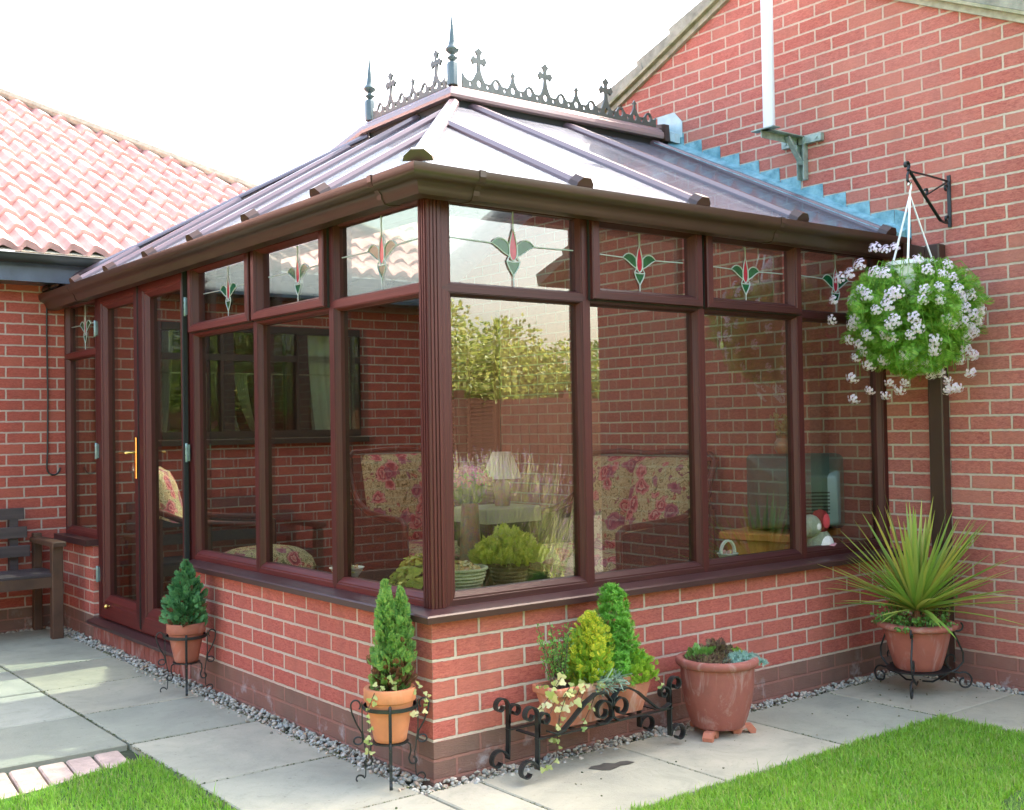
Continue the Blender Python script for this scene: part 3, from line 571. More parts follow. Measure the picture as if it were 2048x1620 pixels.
CU = thing('net_curtain', 'cream net curtains hanging behind the wing window seen through the conservatory', 'curtain', (1.5, D+.12, 1.3))
for x0, x1, z1, sw in ((.78, .86, 2.1, -.10), (1.08, 1.16, 1.78, .06), (1.36, 1.46, 1.78, .16), (2.0, 2.38, 2.12, .08), (1.62, 1.68, 1.78, -.1)): curtain('curtain_panel', x0, x1, 1.30, z1, D+.12, sw, CU, M['curt'])
b = MB(); b.tube([(.7, D+.1, 1.785), (2.4, D+.1, 1.785)], .006, 6); b.build('curtain_rail', M['cream'], CU)
CU2 = thing('net_curtain', 'cream net curtains in the outer wing window, mirrored in the left conservatory panes', 'curtain', (-1.5, D+.12, 1.3))
for x0, x1, z1, sw in ((-.70, -.62, 2.1, .10), (-1.16, -1.04, 1.78, -.12), (-1.46, -1.40, 1.78, -.10), (-2.26, -1.86, 2.12, -.05), (-.98, -.92, 1.78, .1)): curtain('curtain_panel', x0, x1, 1.30, z1, D+.12, sw, CU2, M['curt'])
b = MB(); b.tube([(-2.3, D+.1, 1.785), (-.65, D+.1, 1.785)], .006, 6); b.build('curtain_rail', M['cream'], CU2)
b = MB(); [b.ball((-.98+random.uniform(-.06, .06), D+.09, 1.35+random.uniform(0, .05)), .022, 8, 6) for _ in range(9)]; b.build('sill_flowers', M['pinkf'], CU2, True)
# louvred door leaf in the house doorway
LD = thing('louvred_door', 'slatted wooden door leaf standing half across the dark doorway indoors', 'door', (W-.03, 3.68, 0))
b = MB(); b.box(W-.05, 3.50, .1, W-.012, 3.535, 2.24); b.box(W-.05, 3.845, .1, W-.012, 3.88, 2.24); b.box(W-.05, 3.535, 2.18, W-.012, 3.845, 2.24); b.box(W-.05, 3.535, .1, W-.012, 3.845, .2)
fr = b.build('door_frame', M['louv'], LD)
b = MB()
for k in range(62):
    z = .22+k*.0315; b.prism([(-.020, -.014), (.008, .012), (.012, .010), (-.016, -.018)], lambda a, c, y: (W-.032+a, y, z+c), (3.535, 3.845))
b.build('slat_panel', M['louv'], LD)
b = MB()
for k in range(62):
    z = .22+k*.0315; b.ball((W-.045, 4.10, z), .014, 8, 5); b.ball((W-.045, 3.885, z), .011, 8, 5)
LB = tag(b.build('tooth_shadow_beads', M['louv']), 'scalloped beads standing in for the toothed shadow edges of the dark doorway indoors', 'shadow stand-in')  # beads added to imitate toothed shadows along the opening in the brick
# galvanised bracket and mast
BK = thing('mast_bracket', 'galvanised steel T shaped bracket bolted to the gable above the flashing', 'bracket', (W, .54, 2.75))
b = MB(); b.box(W-.045, .515, 2.74, W-.003, .520, 2.99); b.box(W-.045, .560, 2.74, W-.003, .565, 2.99); b.box(W-.006, .52, 2.74, W-.003, .56, 2.99); b.build('wall_channel', M['galv'], BK)
b = MB(); b.box(2.66, .515, 2.985, W-.003, .565, 2.990); b.box(2.66, .56, 2.945, W-.003, .565, 2.985); b.box(2.64, .46, 2.985, 2.70, .62, 2.991); b.build('arm', M['galv'], BK)
b = MB(); b.tube([(W-.03, .54, 2.83), (2.86, .54, 2.975)], [(.016, .006)]*2, flat=(0, 1, 0)); b.build('brace', M['galv'], BK)
b = MB(); b.box(W-.034, .40, 2.945, W-.003, .68, 2.99); 
b.build('cross_plate', M['galv'], BK)
for y, z in ((.43, 2.968), (.54, 2.77), (.65, 2.968)):
    q = MB(); q.lathe([(.0001, 0), (.009, 0), (.009, .006), (.0001, .006)], (0, 0, 0), 6); q.xf(Matrix.Translation((W-.034-(0 if z > 2.9 else -.026), y, z)) @ Matrix.Rotation(-PI/2, 4, 'Y')); q.build('bolt', M['galv'], BK)
b = MB(); b.lathe([(.034, 0), (.034, 1.3)], (2.705, .54, 2.992), 20); tag(b.build('mast', M['mast'], None, True), 'pale grey pole standing upright on the galvanised bracket', 'pole')
# black cable on left wall
b = MB(); pts = [(-.09, D-.012, 2.32), (-.092, D-.012, 2.0), (-.088, D-.012, 1.6), (-.094, D-.012, 1.2)]+[(-.055+.045*math.cos(a)*-1, D-.014, 1.10+.05*math.sin(a)) for a in np.linspace(0, -PI, 8)]
b.tube(pts, .006, 8); tag(b.build('cable', M['cable'], None, True), 'thin black cable hanging down the left brick wall with a hooked end', 'cable')
# ------------------------------------------------------------------ conservatory
C = thing('conservatory', 'rosewood framed conservatory with hipped glazed roof, cresting and dwarf brick walls', 'conservatory', (0, 0, 0))
mR = lambda u, n, z: (u, -n, z)
mL = lambda u, n, z: (-n, u, z)
def sweepL(b, prof, ye=D, xe=W-.001, x0=0, y0=0, mi=0):
    n = len(prof); A = [(x0-o, ye, z) for o, z in prof]; Bq = [(x0-o, y0-o, z) for o, z in prof]; Cq = [(xe, y0-o, z) for o, z in prof]
    b.sweep_ring([A, Bq, Cq], True, True, mi)
b = MB(); b.prism([(0, 0), (W, 0), (W, .1), (.1, .1), (.1, 2.34), (0, 2.34)], lambda x, y, z: (x, y, z), (-.05, .598))
b.box(0, 3.965, -.05, .1, D, .598); b.box(.012, 2.34, -.05, .1, 3.965, .10)
b.build('dwarf_wall', M['brick_c'], C)
b = MB(); b.box(.10, .10, .06, W, D, .10); b.build('floor', M['floor'], C)
# streaky soldier bricks below the threshold are one strip
b = MB()
for k in range(21):
    y = 2.345+k*.0772; b.box(-.004, y, -.05, .0118, y+.070, .098)
b.build('threshold_bricks', M['terra4'], C)
b = MB(); sweepL(b, [(-.03, .60), (.050, .60), (.052, .624), (.046, .630), (-.02, .642), (-.03, .642)], 2.35); b.build('sill', M['sillm'], C); b = MB(); b.box(-.052, 3.95, .60, .03, D, .640); b.build('sill', M['sillm'], C)
b = MB(); b.prism([(.06, .10), (-.045, .10), (-.05, .112), (-.05, .122), (.0, .138), (.06, .138)], lambda a, c, y: (a, y, c), (2.35, 3.955)); b.build('door_sill', M['sillm'], C)
b = MB(); b.box(.09, .1, .635, .22, 2.3, .66); b.box(.22, .09, .635, W, .22, .66); b.build('inner_sill', M['sillm'], C)
# corner post with flutes
b = MB(); b.bbox(.018, .018, .642, .085, .085, 2.27, .004)
for k in range(3):
    q = .030+k*.016; b.box(q, .0145, .642, q+.010, .0179, 2.27); b.box(.0145, q, .642, .0179, q+.010, 2.27)
b.build('corner_post', M['wz'], C)
PROF = [(0, -.092), (0, -.030), (.55, -.030), (.60, -.034), (.70, -.034), (1, -.056), (1, -.092)]
SASH = [(0, -.060), (0, -.004), (.08, .001), (.60, .001), (.66, -.006), (.74, -.006), (1, -.040), (1, -.060)]
def frame4(b, u0, u1, z0, z1, wd, prof, mp):
    wl, wr, wb, wt = wd
    cs = [[mp(u0+wl*t, n, z0+wb*t) for t, n in prof], [mp(u1-wr*t, n, z0+wb*t) for t, n in prof], [mp(u1-wr*t, n, z1-wt*t) for t, n in prof], [mp(u0+wl*t, n, z1-wt*t) for t, n in prof]]
    for k in range(4): b.sweep_ring([cs[k], cs[(k+1) % 4]], True, False, 1 if k % 2 == 0 else 0)
def pane(u0, u1, z0, z1, mp, par, name='pane', mat='glass'):
    V = []
    g = MB(); a, c = mp(u0, -.074, z0), mp(u1, -.0735, z1); a, c = [min(p, q) for p, q in zip(a, c)], [max(p, q) for p, q in zip(a, c)]
    g.box(*a, *c); return g.build(name, M['glassr' if mp is mR else mat], par)
def bez(p0, p1, p2, p3, n=8):
    return [tuple((1-t)**3*p0[i]+3*(1-t)**2*t*p1[i]+3*(1-t)*t*t*p2[i]+t**3*p3[i] for i in (0, 1)) for t in np.linspace(0, 1, n)]
def flower(uc, zc, ua, ub, za, zb, mp, par, s=1.0):
    n0, n1 = -.0715, -.0695
    drop = [(uc+x*s, zc+z*s) for x, z in bez((0, -.060), (-.028, -.052), (-.026, .005), (0, .075))+bez((0, .075), (.026, .005), (.028, -.052), (0, -.060))[1:-1]]
    lp = bez((-.020, -.040), (-.05, -.035), (-.075, -.005), (-.112, .006))+bez((-.112, .006), (-.085, .040), (-.045, .035), (-.022, .006))[1:]
    rp = [(-x, z) for x, z in lp]
    low = bez((-.034, -.062), (-.02, -.066), (.02, -.066), (.034, -.062))+bez((.034, -.062), (.026, -.095), (.008, -.105), (0, -.125))[1:]+bez((0, -.125), (-.008, -.105), (-.026, -.095), (-.034, -.062))[1:-1]
    lp2 = [(-.034, -.060)]+lp[2:]; 
    b = MB(); f = lambda a, c, n: mp(a, n, c)
    b.prism(drop, f, (n0, n1), 0)
    for poly in (lp, rp, low): b.prism([(uc+x*s, zc+z*s) for x, z in poly], f, (n0, n1), 1)
    b.build('stained_flower', [M['redg'], M['greeng']], par)
    L = MB(); r = .0027
    def line(pts, cl=False):
        P = [mp(a, -.0680, c) for a, c in pts]; P = P+[P[0]] if cl else P; L.tube(P, r, 6)
    line(drop, True)
    for poly in (lp, rp, low): line([(uc+x*s, zc+z*s) for x, z in poly], True)
    line([(uc, zc+.075*s), (uc, zb)]); line([(uc, zc-.125*s), (uc, za)])
    line([(uc-.112*s, zc+.006*s), (ua, zc+.010*s)]); line([(uc+.112*s, zc+.006*s), (ub, zc+.010*s)])
    line([(uc-.034*s, zc-.062*s), (uc-.02*s, zc-.040*s)]); line([(uc+.034*s, zc-.062*s), (uc+.02*s, zc-.040*s)])
    L.build('lead_line', M['came'], par, True)
def window(u0, u1, mp, hm, opening, wl=.036, wr=.036, zb=.632, zt=2.285):
    mats = [M['wz'], M[hm]]; b = MB()
    frame4(b, u0, u1, zb, 1.878, (wl, wr, .060, .028), PROF, mp); frame4(b, u0, u1, 1.878, zt, (wl, wr, .028, .068), PROF, mp)
    wn = b.build('window', mats, C)
    pane(u0+wl-.004, u1-wr+.004, zb+.055, 1.855, mp, wn)
    ua, ub, za, zc = u0+wl, u1-wr, 1.906, zt-.068
    if opening:
        s = MB(); frame4(s, u0+.016, u1-.014, 1.872, 2.248, (.062, .062, .055, .055), SASH, mp); sa = s.build('opening_sash', mats, wn); s = MB(); frame4(s, u0+.012, u1-.010, 1.868, 2.252, (.0038, .0038, .0038, .0038), [(0, -.032), (0, -.020), (1, -.020), (1, -.032)], mp); s.build('seal', [M['rubber'], M['rubber']], wn)
        ua, ub, za, zc = u0+.016+.062, u1-.014-.062, 1.927, 2.193
    pane(ua-.003, ub+.003, za-.003, zc+.003, mp, wn, 'top_pane')
    flower((ua+ub)/2, (za+zc)/2+.012, ua, ub, za, zc, mp, wn, .92 if opening else 1.0)
RW = [(.085, .8375, 0), (.8375, 1.555, 1), (1.555, 2.28, 1), (2.28, W-.002, 0)]
for i, (a, c, op) in enumerate(RW): window(a, c, mR, 'wx', op, .065 if i == 0 else .036, .06 if i == 3 else .036)
LW = [(.085, .797, 0), (.797, 1.56, 1), (1.56, 2.352, 1)]
for i, (a, c, op) in enumerate(LW): window(a, c, mL, 'wy', op, .018 if i == 0 else .036, .036)
window(3.955, D-.002, mL, 'wy', 0, .05, .05)
# rubber shadow gaps
b = MB()
for mp, us in ((mR, (.8375, 1.555, 2.28)), (mL, (.797, 1.56))):
    for u in us:
        a, c = mp(u-.005, -.060, .69), mp(u+.005, -.0285, 1.86)
b = MB(); 
# doors
DP = [(0, -.092), (0, -.022), (.06, -.018), (.62, -.018), (.68, -.026), (.78, -.026), (1, -.050), (1, -.092)]
b = MB()
for u0, u1 in ((2.356, 2.392), (3.905, 3.951)): b.box(.030, u0, .138, .092, u1, 2.285)
b.box(.030, 2.392, 2.235, .092, 3.905, 2.285); b.build('door_frame', M['wz'], C)
def hinge(u, z, par):
    h = MB(); h.lathe([(.009, -.052), (.010, -.05), (.010, -.017), (.0085, -.016), (.0085, -.012), (.010, -.011), (.010, .017), (.0085, .018), (.0085, .022), (.010, .023), (.010, .05), (.009, .052)], (.010, u, z), 12)
    h.box(.008, u-.028, z-.045, .020, u-.004, z+.045); h.box(.010, u+.004, z-.040, .020, u+.026, z+.040); h.build('hinge', M['steel'], par, True)
for u0, u1, hu in ((3.152, 3.902, 3.915), (2.412, 3.146, 2.400)):
    b = MB(); frame4(b, u0, u1, .142, 2.240, (.115, .115, .150, .10), DP, mL); d_ = b.build('door', [M['wz'], M['wy']], C)
    pane(u0+.11, u1-.11, .285, 2.145, mL, d_)
    for z in (.42, 1.22, 2.02): hinge(hu, z, d_)
    if u0 > 3:
        h = MB(); h.bbox(.006, 3.172, 1.06, .0175, 3.204, 1.31, .004); h.build('handle_plate', M['brass'], d_, True); h = MB(); h.tube([(.0165, 3.188, 1.215), (-.035, 3.188, 1.215), (-.045, 3.196, 1.215), (-.045, 3.31, 1.212)], [.008, .008, .009, .007], 10); h.build('handle', M['brass'], d_, True)
        k = MB(); k.ball((-.006, 3.70, .235), .016, 12, 8); k.tube([(.0175, 3.70, .235), (-.006, 3.70, .235)], .007, 8); k.build('door_bolt', M['brass'], d_, True)
b = MB(); b.box(.012, 3.1455, .16, .017, 3.1525, 2.23); b.box(-.004, 2.394, .15, .02, 2.411, 2.24); b.build('door_seal', M['rubber'], C)
# head, fascia, gutter
b = MB(); sweepL(b, [(-.095, 2.286), (-.026, 2.286), (-.002, 2.262), (.012, 2.262), (.012, 2.318), (-.095, 2.318)]); b.build('eaves_beam', M['brown'], C)
GP = [(.014, 2.205), (.060, 2.200), (.082, 2.204), (.094, 2.222), (.098, 2.240), (.112, 2.252), (.132, 2.262), (.142, 2.280), (.143, 2.306), (.134, 2.308), (.134, 2.284), (.126, 2.270), (.106, 2.260), (.090, 2.246), (.084, 2.226), (.074, 2.212), (.055, 2.209), (.020, 2.214), (.020, 2.30), (.014, 2.30)]
b = MB(); sweepL(b, GP); gu = b.build('gutter', M['brown'], C, True)
for px in (-.143, ):
    gq = [(o+(.004 if o > .03 else 0), z-(.003 if z < 2.25 else -.003)) for o, z in GP]
    for a in (.17, 1.95): b = MB(); b.sweep_ring([[(x, -o, z) for o, z in gq] for x in (a-.014, a+.014)]); b.build('joint', M['brown'], gu)
    for a in (.17, 4.0): b = MB(); b.sweep_ring([[(-o, y, z) for o, z in gq] for y in (a-.014, a+.014)]); b.build('joint', M['brown'], gu)
b = MB(); b.bbox(W-.075, -.345, -.04, W-.006, -.262, 2.245, .006); b.build('downpipe', M['brown'], C)
b = MB(); b.prism([(-.135, 2.205), (-.140, 2.275), (-.262, 2.235), (-.262, 2.165)], lambda y, z, x: (x, y, z), (W-.072, W-.012)); b.build('gutter_outlet', M['brown'], C)
# roof
RX, RY0, RY1, RZ = 1.28, 1.62, 2.53, 3.155; EZ2 = 2.322; e = .085
E0, E1, E2, E3 = (-e, -e, EZ2), (W-.012, -e, EZ2), (W-.012, D-.05, EZ2), (-e, D-.05, EZ2)
T0, T1, T2, T3 = (RX, RY0, RZ), (W-.012, RY0, RZ), (W-.012, RY1, RZ), (RX, RY1, RZ)
def sheet(b, pts, th=.016):
    n = Vector(pts[1])-Vector(pts[0]); m_ = Vector(pts[-1])-Vector(pts[0]); nn = n.cross(m_).normalized()
    nn = nn if nn.z > 0 else -nn; k = len(pts); V = [tuple(Vector(p)) for p in pts]+[tuple(Vector(p)-nn*th) for p in pts]
    b.add(V, [tuple(range(k)), tuple(range(2*k-1, k-1, -1))]+[(i, (i+1) % k, k+(i+1) % k, k+i) for i in range(k)])
for pts in ([E0, E1, T1, T0], [E3, E0, T0, T3], [E2, E3, T3, T2]):
    b = MB(); sheet(b, pts); rf = b.build('roof_panel', M['poly'], C)
b = MB(); sheet(b, [(RX+.02, RY0+.02, RZ+.02), (W-.012, RY0+.02, RZ+.02), (W-.012, RY1-.02, RZ+.02), (RX+.02, RY1-.02, RZ+.02)], .04); b.build('ridge_deck', M['ridge'], C)
def bar(b, p, q, w_=.036, h=.030, nrm=None):
    p, q = Vector(p), Vector(q); t = (q-p).normalized(); s_ = t.cross(nrm).normalized(); n = s_.cross(t).normalized(); n = n if n.z > 0 else -n
    pr = [(-w_, 0.001), (-w_*.95, h*.45), (-w_*.45, h), (w_*.45, h), (w_*.95, h*.45), (w_, .001)]
    b.sweep_ring([[tuple(c+s_*a+n*z) for a, z in pr] for c in (p, q)])
    return t, s_, n
NR = Vector((0, -(RZ-EZ2), RY0+e)).normalized(); NL = Vector((-(RZ-EZ2), 0, RX+e)).normalized()
def zR(y): return EZ2+(y+e)/(RY0+e)*(RZ-EZ2)
def zL(x): return EZ2+(x+e)/(RX+e)*(RZ-EZ2)
def endcap(par, p, t, s_, n, k=1.0):
    b = MB(); pr = [(-.046*k, .002), (-.042*k, .022), (-.020*k, .046), (.020*k, .046), (.042*k, .022), (.046*k, .002)]; p = Vector(p)
    b.sweep_ring([[tuple(p-t*.012+s_*a+n*z) for a, z in pr], [tuple(p+t*.045+s_*a+n*z) for a, z in pr]]); b.build('end_cap', M['brown'], par)
rb = []
for x in (.71, 1.42, 2.13, 2.87):
    yt = min(RY0, -e+(x+e)*(RY0+e)/(RX+e)-.03)
    rb.append(((x, -e-.02, zR(-e-.02)), (x, yt, zR(yt)), NR))
for y in (.644, 1.326, 1.99, 2.63, 3.29, 3.95):
    if y < RY0: xt = -e+(y+e)*(RX+e)/(RY0+e)-.03
    elif y < RY1: xt = RX
    else: xt = -e+(D-.05-y)*(RX+e)/(D-.05-RY1)-.03
    rb.append(((-e-.02, y, zL(-e-.02)), (xt, y, zL(xt)), NL))
for p, q, n in rb:
    b = MB(); t_, s_, n_ = bar(b, p, q, .038, .030, n); o = b.build('glazing_bar', M['bar'], C); endcap(o, p, t_, s_, n_)
for p, q in ((E0, T0), (E3, T3)):
    b = MB(); t_, s_, n_ = bar(b, Vector(p)+Vector((0, 0, .004)), Vector(q)+Vector((0, 0, .004)), .036, .034, Vector((0, 0, 1))); o = b.build('hip_bar', M['bar'], C); endcap(o, p, t_, s_, n_, 1.25)
# ridge box: moulded trim right round
b = MB(); RP = [(-.03, RZ+.035), (.045, RZ+.035), (.050, RZ+.05), (.046, RZ+.075), (.030, RZ+.088), (.026, RZ+.098), (.010, RZ+.105), (.002, RZ+.115), (-.03, RZ+.115)]
sweepL(b, RP, RY1+.02, W-.10, RX, RY0); 
b.sweep_ring([[(RX-o, RY1+.02, z) for o, z in RP], [(RX-.02-o, RY1+.42, z-.085) for o, z in RP]])
b.build('ridge_moulding', M['ridge'], C)
b = MB(); b.box(RX-.004, RY0-.004, RZ-.03, W-.02, RY1, RZ+.034); b.build('ridge_shadow_upstand', M['rubber'], C)  # black colour stands in for the shadow in the recess below the moulding
b = MB(); b.prism([(RY0-.06, RZ+.02), (RY0-.05, RZ+.13), (RY0+.08, RZ+.15), (RY0+.2, RZ+.13), (RY0+.2, RZ+.02)], lambda y, z, x: (x, y, z), (W-.10, W-.055)); b.build('ridge_end', M['brown'], C)
# cresting
def crest_unit(x0, span, crosses):
    pass
def arc(cx, cy, r, a0, a1, n=7): return [(cx+r*math.cos(R(a0+(a1-a0)*i/n)), cy+r*math.sin(R(a0+(a1-a0)*i/n))) for i in range(n+1)]
def cross_out(x, s=1.12):
    # outline from left foot to right foot, stem base at y=.072, height .20
    h = [(-.012, .085), (-.009, .115), (-.010, .128)]
    arm = [(-.024, .124), (-.036, .116), (-.043, .128), (-.052, .137), (-.043, .146), (-.036, .158), (-.022, .149), (-.010, .148)]
    top = [(-.009, .160), (-.015, .172), (-.024, .180), (-.013, .188), (0, .200)]
    left = h+arm+top; right = [(-a, c) for a, c in left[:-1]][::-1]; return [(x+a*s, c*s) for a, c in left+right]
def spike_out(x): 
    left = [(-.010, .085), (-.007, .105), (-.017, .116), (-.008, .122), (0, .135)]; return [(x+a, c) for a, c in left+[(-a, c) for a, c in left[:-1]][::-1]]
def hump(x): return [(x+.030*math.cos(R(a)), .052+.026*math.sin(R(a))) for a in (160, 130, 100, 80, 50, 20)]
def scoop(xa, ya, xb, yb, n=6): # concave arc between two tops
    P = []
    for i in range(1, n):
        t = i/n; x = xa+(xb-xa)*t; y = ya+(yb-ya)*t-.034*math.sin(PI*t)-((ya+yb)/2-.06)*.55*math.sin(PI*t); P.append((x, max(.043, y)))
    return P
def crest(start, end, first, place, name='cresting'):
    feats = []; k = -1; x = first-.495/4*4
    while x < end+.5:
        for j, kind in enumerate('chsh'):
            xx = x+j*.12375
            if start+.035 < xx < end-.035: feats.append((xx, kind))
        x += .495
    out = [(start, 0), (start, .075 if feats and feats[0][1] != 'h' else .055)]
    outl = list(out); last = outl[-1]
    for xx, kd in feats:
        pts = cross_out(xx) if kd == 'c' else spike_out(xx) if kd == 's' else hump(xx)
        outl += scoop(last[0], last[1], pts[0][0], pts[0][1]); outl += pts; last = pts[-1]
    outl += scoop(last[0], last[1], end, .06)+[(end, .06), (end, 0)]
    holes = []
    for xx, kd in feats:
        holes.append(circ(xx, .034 if kd != 'h' else .045, .016 if kd != 'h' else .019, 14, .018 if kd != 'h' else .022)[::-1])
        for dx in (-.062, ):
            if xx+dx > start+.02: holes.append(circ(xx+dx, .024, .009, 10, .011)[::-1])
    outl = [(x_, y_*1.10) for x_, y_ in outl]; holes = [[(x_, y_*1.10) for x_, y_ in h_] for h_ in holes]
    curve_shape(name, [outl]+holes, .012, None, C, place, M['crest'])
pr = Matrix.Translation((0, RY0+.0, RZ+.113)) @ Matrix.Rotation(PI/2, 4, 'X')
crest(1.345, W-.13, 1.463, pr)
pl_ = Matrix.Translation((RX, 0, RZ+.113)) @ Matrix.Rotation(PI/2, 4, 'Z') @ Matrix.Rotation(PI/2, 4, 'X')
crest(RY0+.065, RY1-.05, 1.781, pl_)
for y in (RY0, RY1-.005):
    b = MB(); q = 1.1; zt = RZ+.113
    b.lathe([(.033, 0), (.033, .118), (.029, .128), (.010, .134)], (RX, y, zt), 8, ph=PI/8)
    b.lathe([(q*r_*1.08, z_) for r_, z_ in [(.010, .132), (.013, .140), (.024, .150), (.026, .155), (.022, .160), (.011, .168), (.011, .174), (.020, .182), (.031, .192), (.034, .203), (.030, .214), (.022, .222), (.016, .245), (.012, .29), (.007, .345), (.0005, .425)]], (RX, y, zt), 20)
    b.build('finial', M['fin'], C, True)
# stepped lead flashing
b = MB(); sl_ = (RZ-EZ2)/(RY0+e)
prof = [(W-.185, .012), (W-.185, .018), (W-.06, .024), (W-.012, .045), (W-.004, .05), (W-.004, .0), (W-.1, .0)]
b.sweep_ring([[(x, y, EZ2+(y+e)*sl_+z+.002) for x, z in prof] for y in (-e-.03, RY0-.04)])
fa = b.build('flashing', M['lead'], C)
k = 0; z = 2.475; b = MB()
poly = [(-e-.03, EZ2+.02)]
lev = []
z = 2.475
while z < 3.32:
    y = -e+(z-EZ2-.135)/sl_; lev.append((y, z)); z += .075
st = [(-.105, 2.475)]
up = []
for i, (y, z) in enumerate(lev):
    up += [(y-.005+.02*0, z-.075), (y+.012, z)] if i else [(y-.03, z)]
polyU = [(-e-.04, EZ2+.012), (-e-.06, EZ2+.12)]
for i, (y, z) in enumerate(lev[:-1]): polyU += [(y, z), (lev[i+1][0]-.006, z-.002)]
polyU += [(lev[-1][0], lev[-1][1]), (RY0+.06, lev[-1][1]), (RY0+.06, EZ2+(RY0+.06+e)*sl_+.012)]
# build as strips to stay convex-safe
b = MB()
yy = [p[0] for p in polyU[1:-1]]
for i in range(1, len(polyU)-2):
    y0, z0 = polyU[i]; y1, z1 = polyU[i+1]
    if y1-y0 < .02: continue
    b.prism([(y0, EZ2+(y0+e)*sl_+.004), (y1, EZ2+(y1+e)*sl_+.004), (y1, z1), (y0+.004, z0)], lambda a, c, x: (x, a, c), (W-.0045, W-.0015))
b.build('stepped_flashing', M['lead'], C)
b = MB(); b.prism([(RY0-.12, 3.20), (RY0+.10, 3.20), (RY0+.10, 3.375), (RY0-.05, 3.375), (RY0-.12, 3.30)], lambda a, c, x: (x, a, c), (W-.008, W-.003)); b.prism([(RY0-.10, 3.16), (RY0-.10, 3.22), (RY0+.02, 3.28), (RY0+.02, 3.22)], lambda a, c, x: (x, a, c), (W-.055, W-.008)); b.build('ridge_flashing', M['leadw'], C)
# ------------------------------------------------------------------ plants helpers
def conifer(par, name, c, h, rad, prof, N, mat, sz, tmpl, lean=(0, 0), up=.9, inner=None, seed=3, lobes=5):
    """crown of small sprays filling a solid of revolution with lobes"""
    r_ = np.random.default_rng(seed); t = r_.random(N)**1.15; a = r_.uniform(0, 2*PI, N)
    R_ = rad*np.interp(t, [p[0] for p in prof], [p[1] for p in prof])*(1+.20*np.sin(a*lobes+t*9+seed)+.14*np.sin(a*(lobes+3)-t*17))
    q = R_*np.sqrt(r_.uniform(.12, 1.05, N)); P = np.stack([c[0]+q*np.cos(a)+lean[0]*t*h, c[1]+q*np.sin(a)+lean[1]*t*h, c[2]+t*h], 1)
    d = np.stack([np.cos(a), np.sin(a), np.full(N, up)+t*1.2], 1)+r_.normal(0, .28, (N, 3))
    v, f = tmpl; s = sz*r_.uniform(.65, 1.2, N)*(1-.35*t); V, F = scatter(v, f, P-(d/np.linalg.norm(d, axis=1)[:, None])*s[:, None]*.5, frames(d), s)
    mi = None; mats = mat
    if inner is not None:
        k = (r_.random(N) < np.interp(t, inner[1], inner[2])).astype(int); mi = np.repeat(k, len(f)); mats = [mat, inner[0]]
    return bigmesh(name, V, F, mats, par, mi=mi)
def ivyleaf():
    V = [(0, 0, 0), (.30, -.05, .04), (.50, .28, 0), (.28, .42, .04), (.22, .78, 0), (0, 1.0, -.03), (-.22, .78, 0), (-.28, .42, .04), (-.50, .28, 0), (-.30, -.05, .04), (0, .4, .09)]
    F = [(0, 1, 10), (1, 2, 10), (2, 3, 10), (3, 4, 10), (4, 5, 10), (5, 6, 10), (6, 7, 10), (7, 8, 10), (8, 9, 10), (9, 0, 10)]; return np.array(V), np.array(F)
IVY = ivyleaf()
def ivy(par, strands, mat, sz, dens=.016, seed=1, bunch=0):
    r_ = np.random.default_rng(seed); b = MB(); P = []
    for s in strands:
        pts = [Vector(p) for p in s]; b.tube(pts, .0016, 5)
        for i in range(len(pts)-1):
            L = (pts[i+1]-pts[i]).length; n = max(1, int(L/dens))
            for k in range(n):
                p = pts[i].lerp(pts[i+1], (k+r_.random())/n); P.append((p.x+r_.normal(0, .006+bunch), p.y+r_.normal(0, .006+bunch), p.z+r_.normal(0, .005+bunch)))
    P = np.array(P); N = len(P); d = np.stack([r_.normal(-.45, .35, N), r_.normal(-.75, .3, N), r_.normal(.35, .35, N)], 1)
    V, F = scatter(IVY[0], IVY[1], P, frames(d), sz*r_.uniform(.6, 1.25, N)); b.build('stem', M['trunk'], par); return bigmesh('leaves', V, F, mat, par)
def pot(par, c, rb, rt, h, rim, rimh, mat, name='pot', n=40, bulge=0, roll=False, soil=True):
    x, y, z = c; t = .010; P = [(.001, 0), (rb-.004, 0), (rb, .004)]
    for i in range(1, 7):
        s = i/7; P.append((rb+(rt-rb)*s+bulge*math.sin(PI*s), h*s*(1-rimh/h)))
    zb = h-rimh; P.append((rt, zb-.001))
    if roll: P += [(rt+rim*(.35+.65*math.sin(a)), zb+rimh*(.5-.5*math.cos(a))) for a in np.linspace(.25, PI-.15, 9)]
    else: P += [(rt+rim, zb+.002), (rt+rim+.003, zb+.006), (rt+rim+.003, h-.004), (rt+rim, h)]
    P += [(rt-t, h), (rt-t-.004, h-.035), (.001, h-.035)]
    b = MB(); b.lathe(P, c, n); o = b.build(name, mat, par, True)
    if soil:
        s = MB(); s.lathe([(.001, h-.034), (rt*.6, h-.026), (rt-t-.001, h-.030), (rt-t-.001, h-.036)], c, n); s.build('soil', M['soil'], par, True)
    return o
SP = spray(7, .5); SP2 = spray(9, .42); TF = tuft(18)
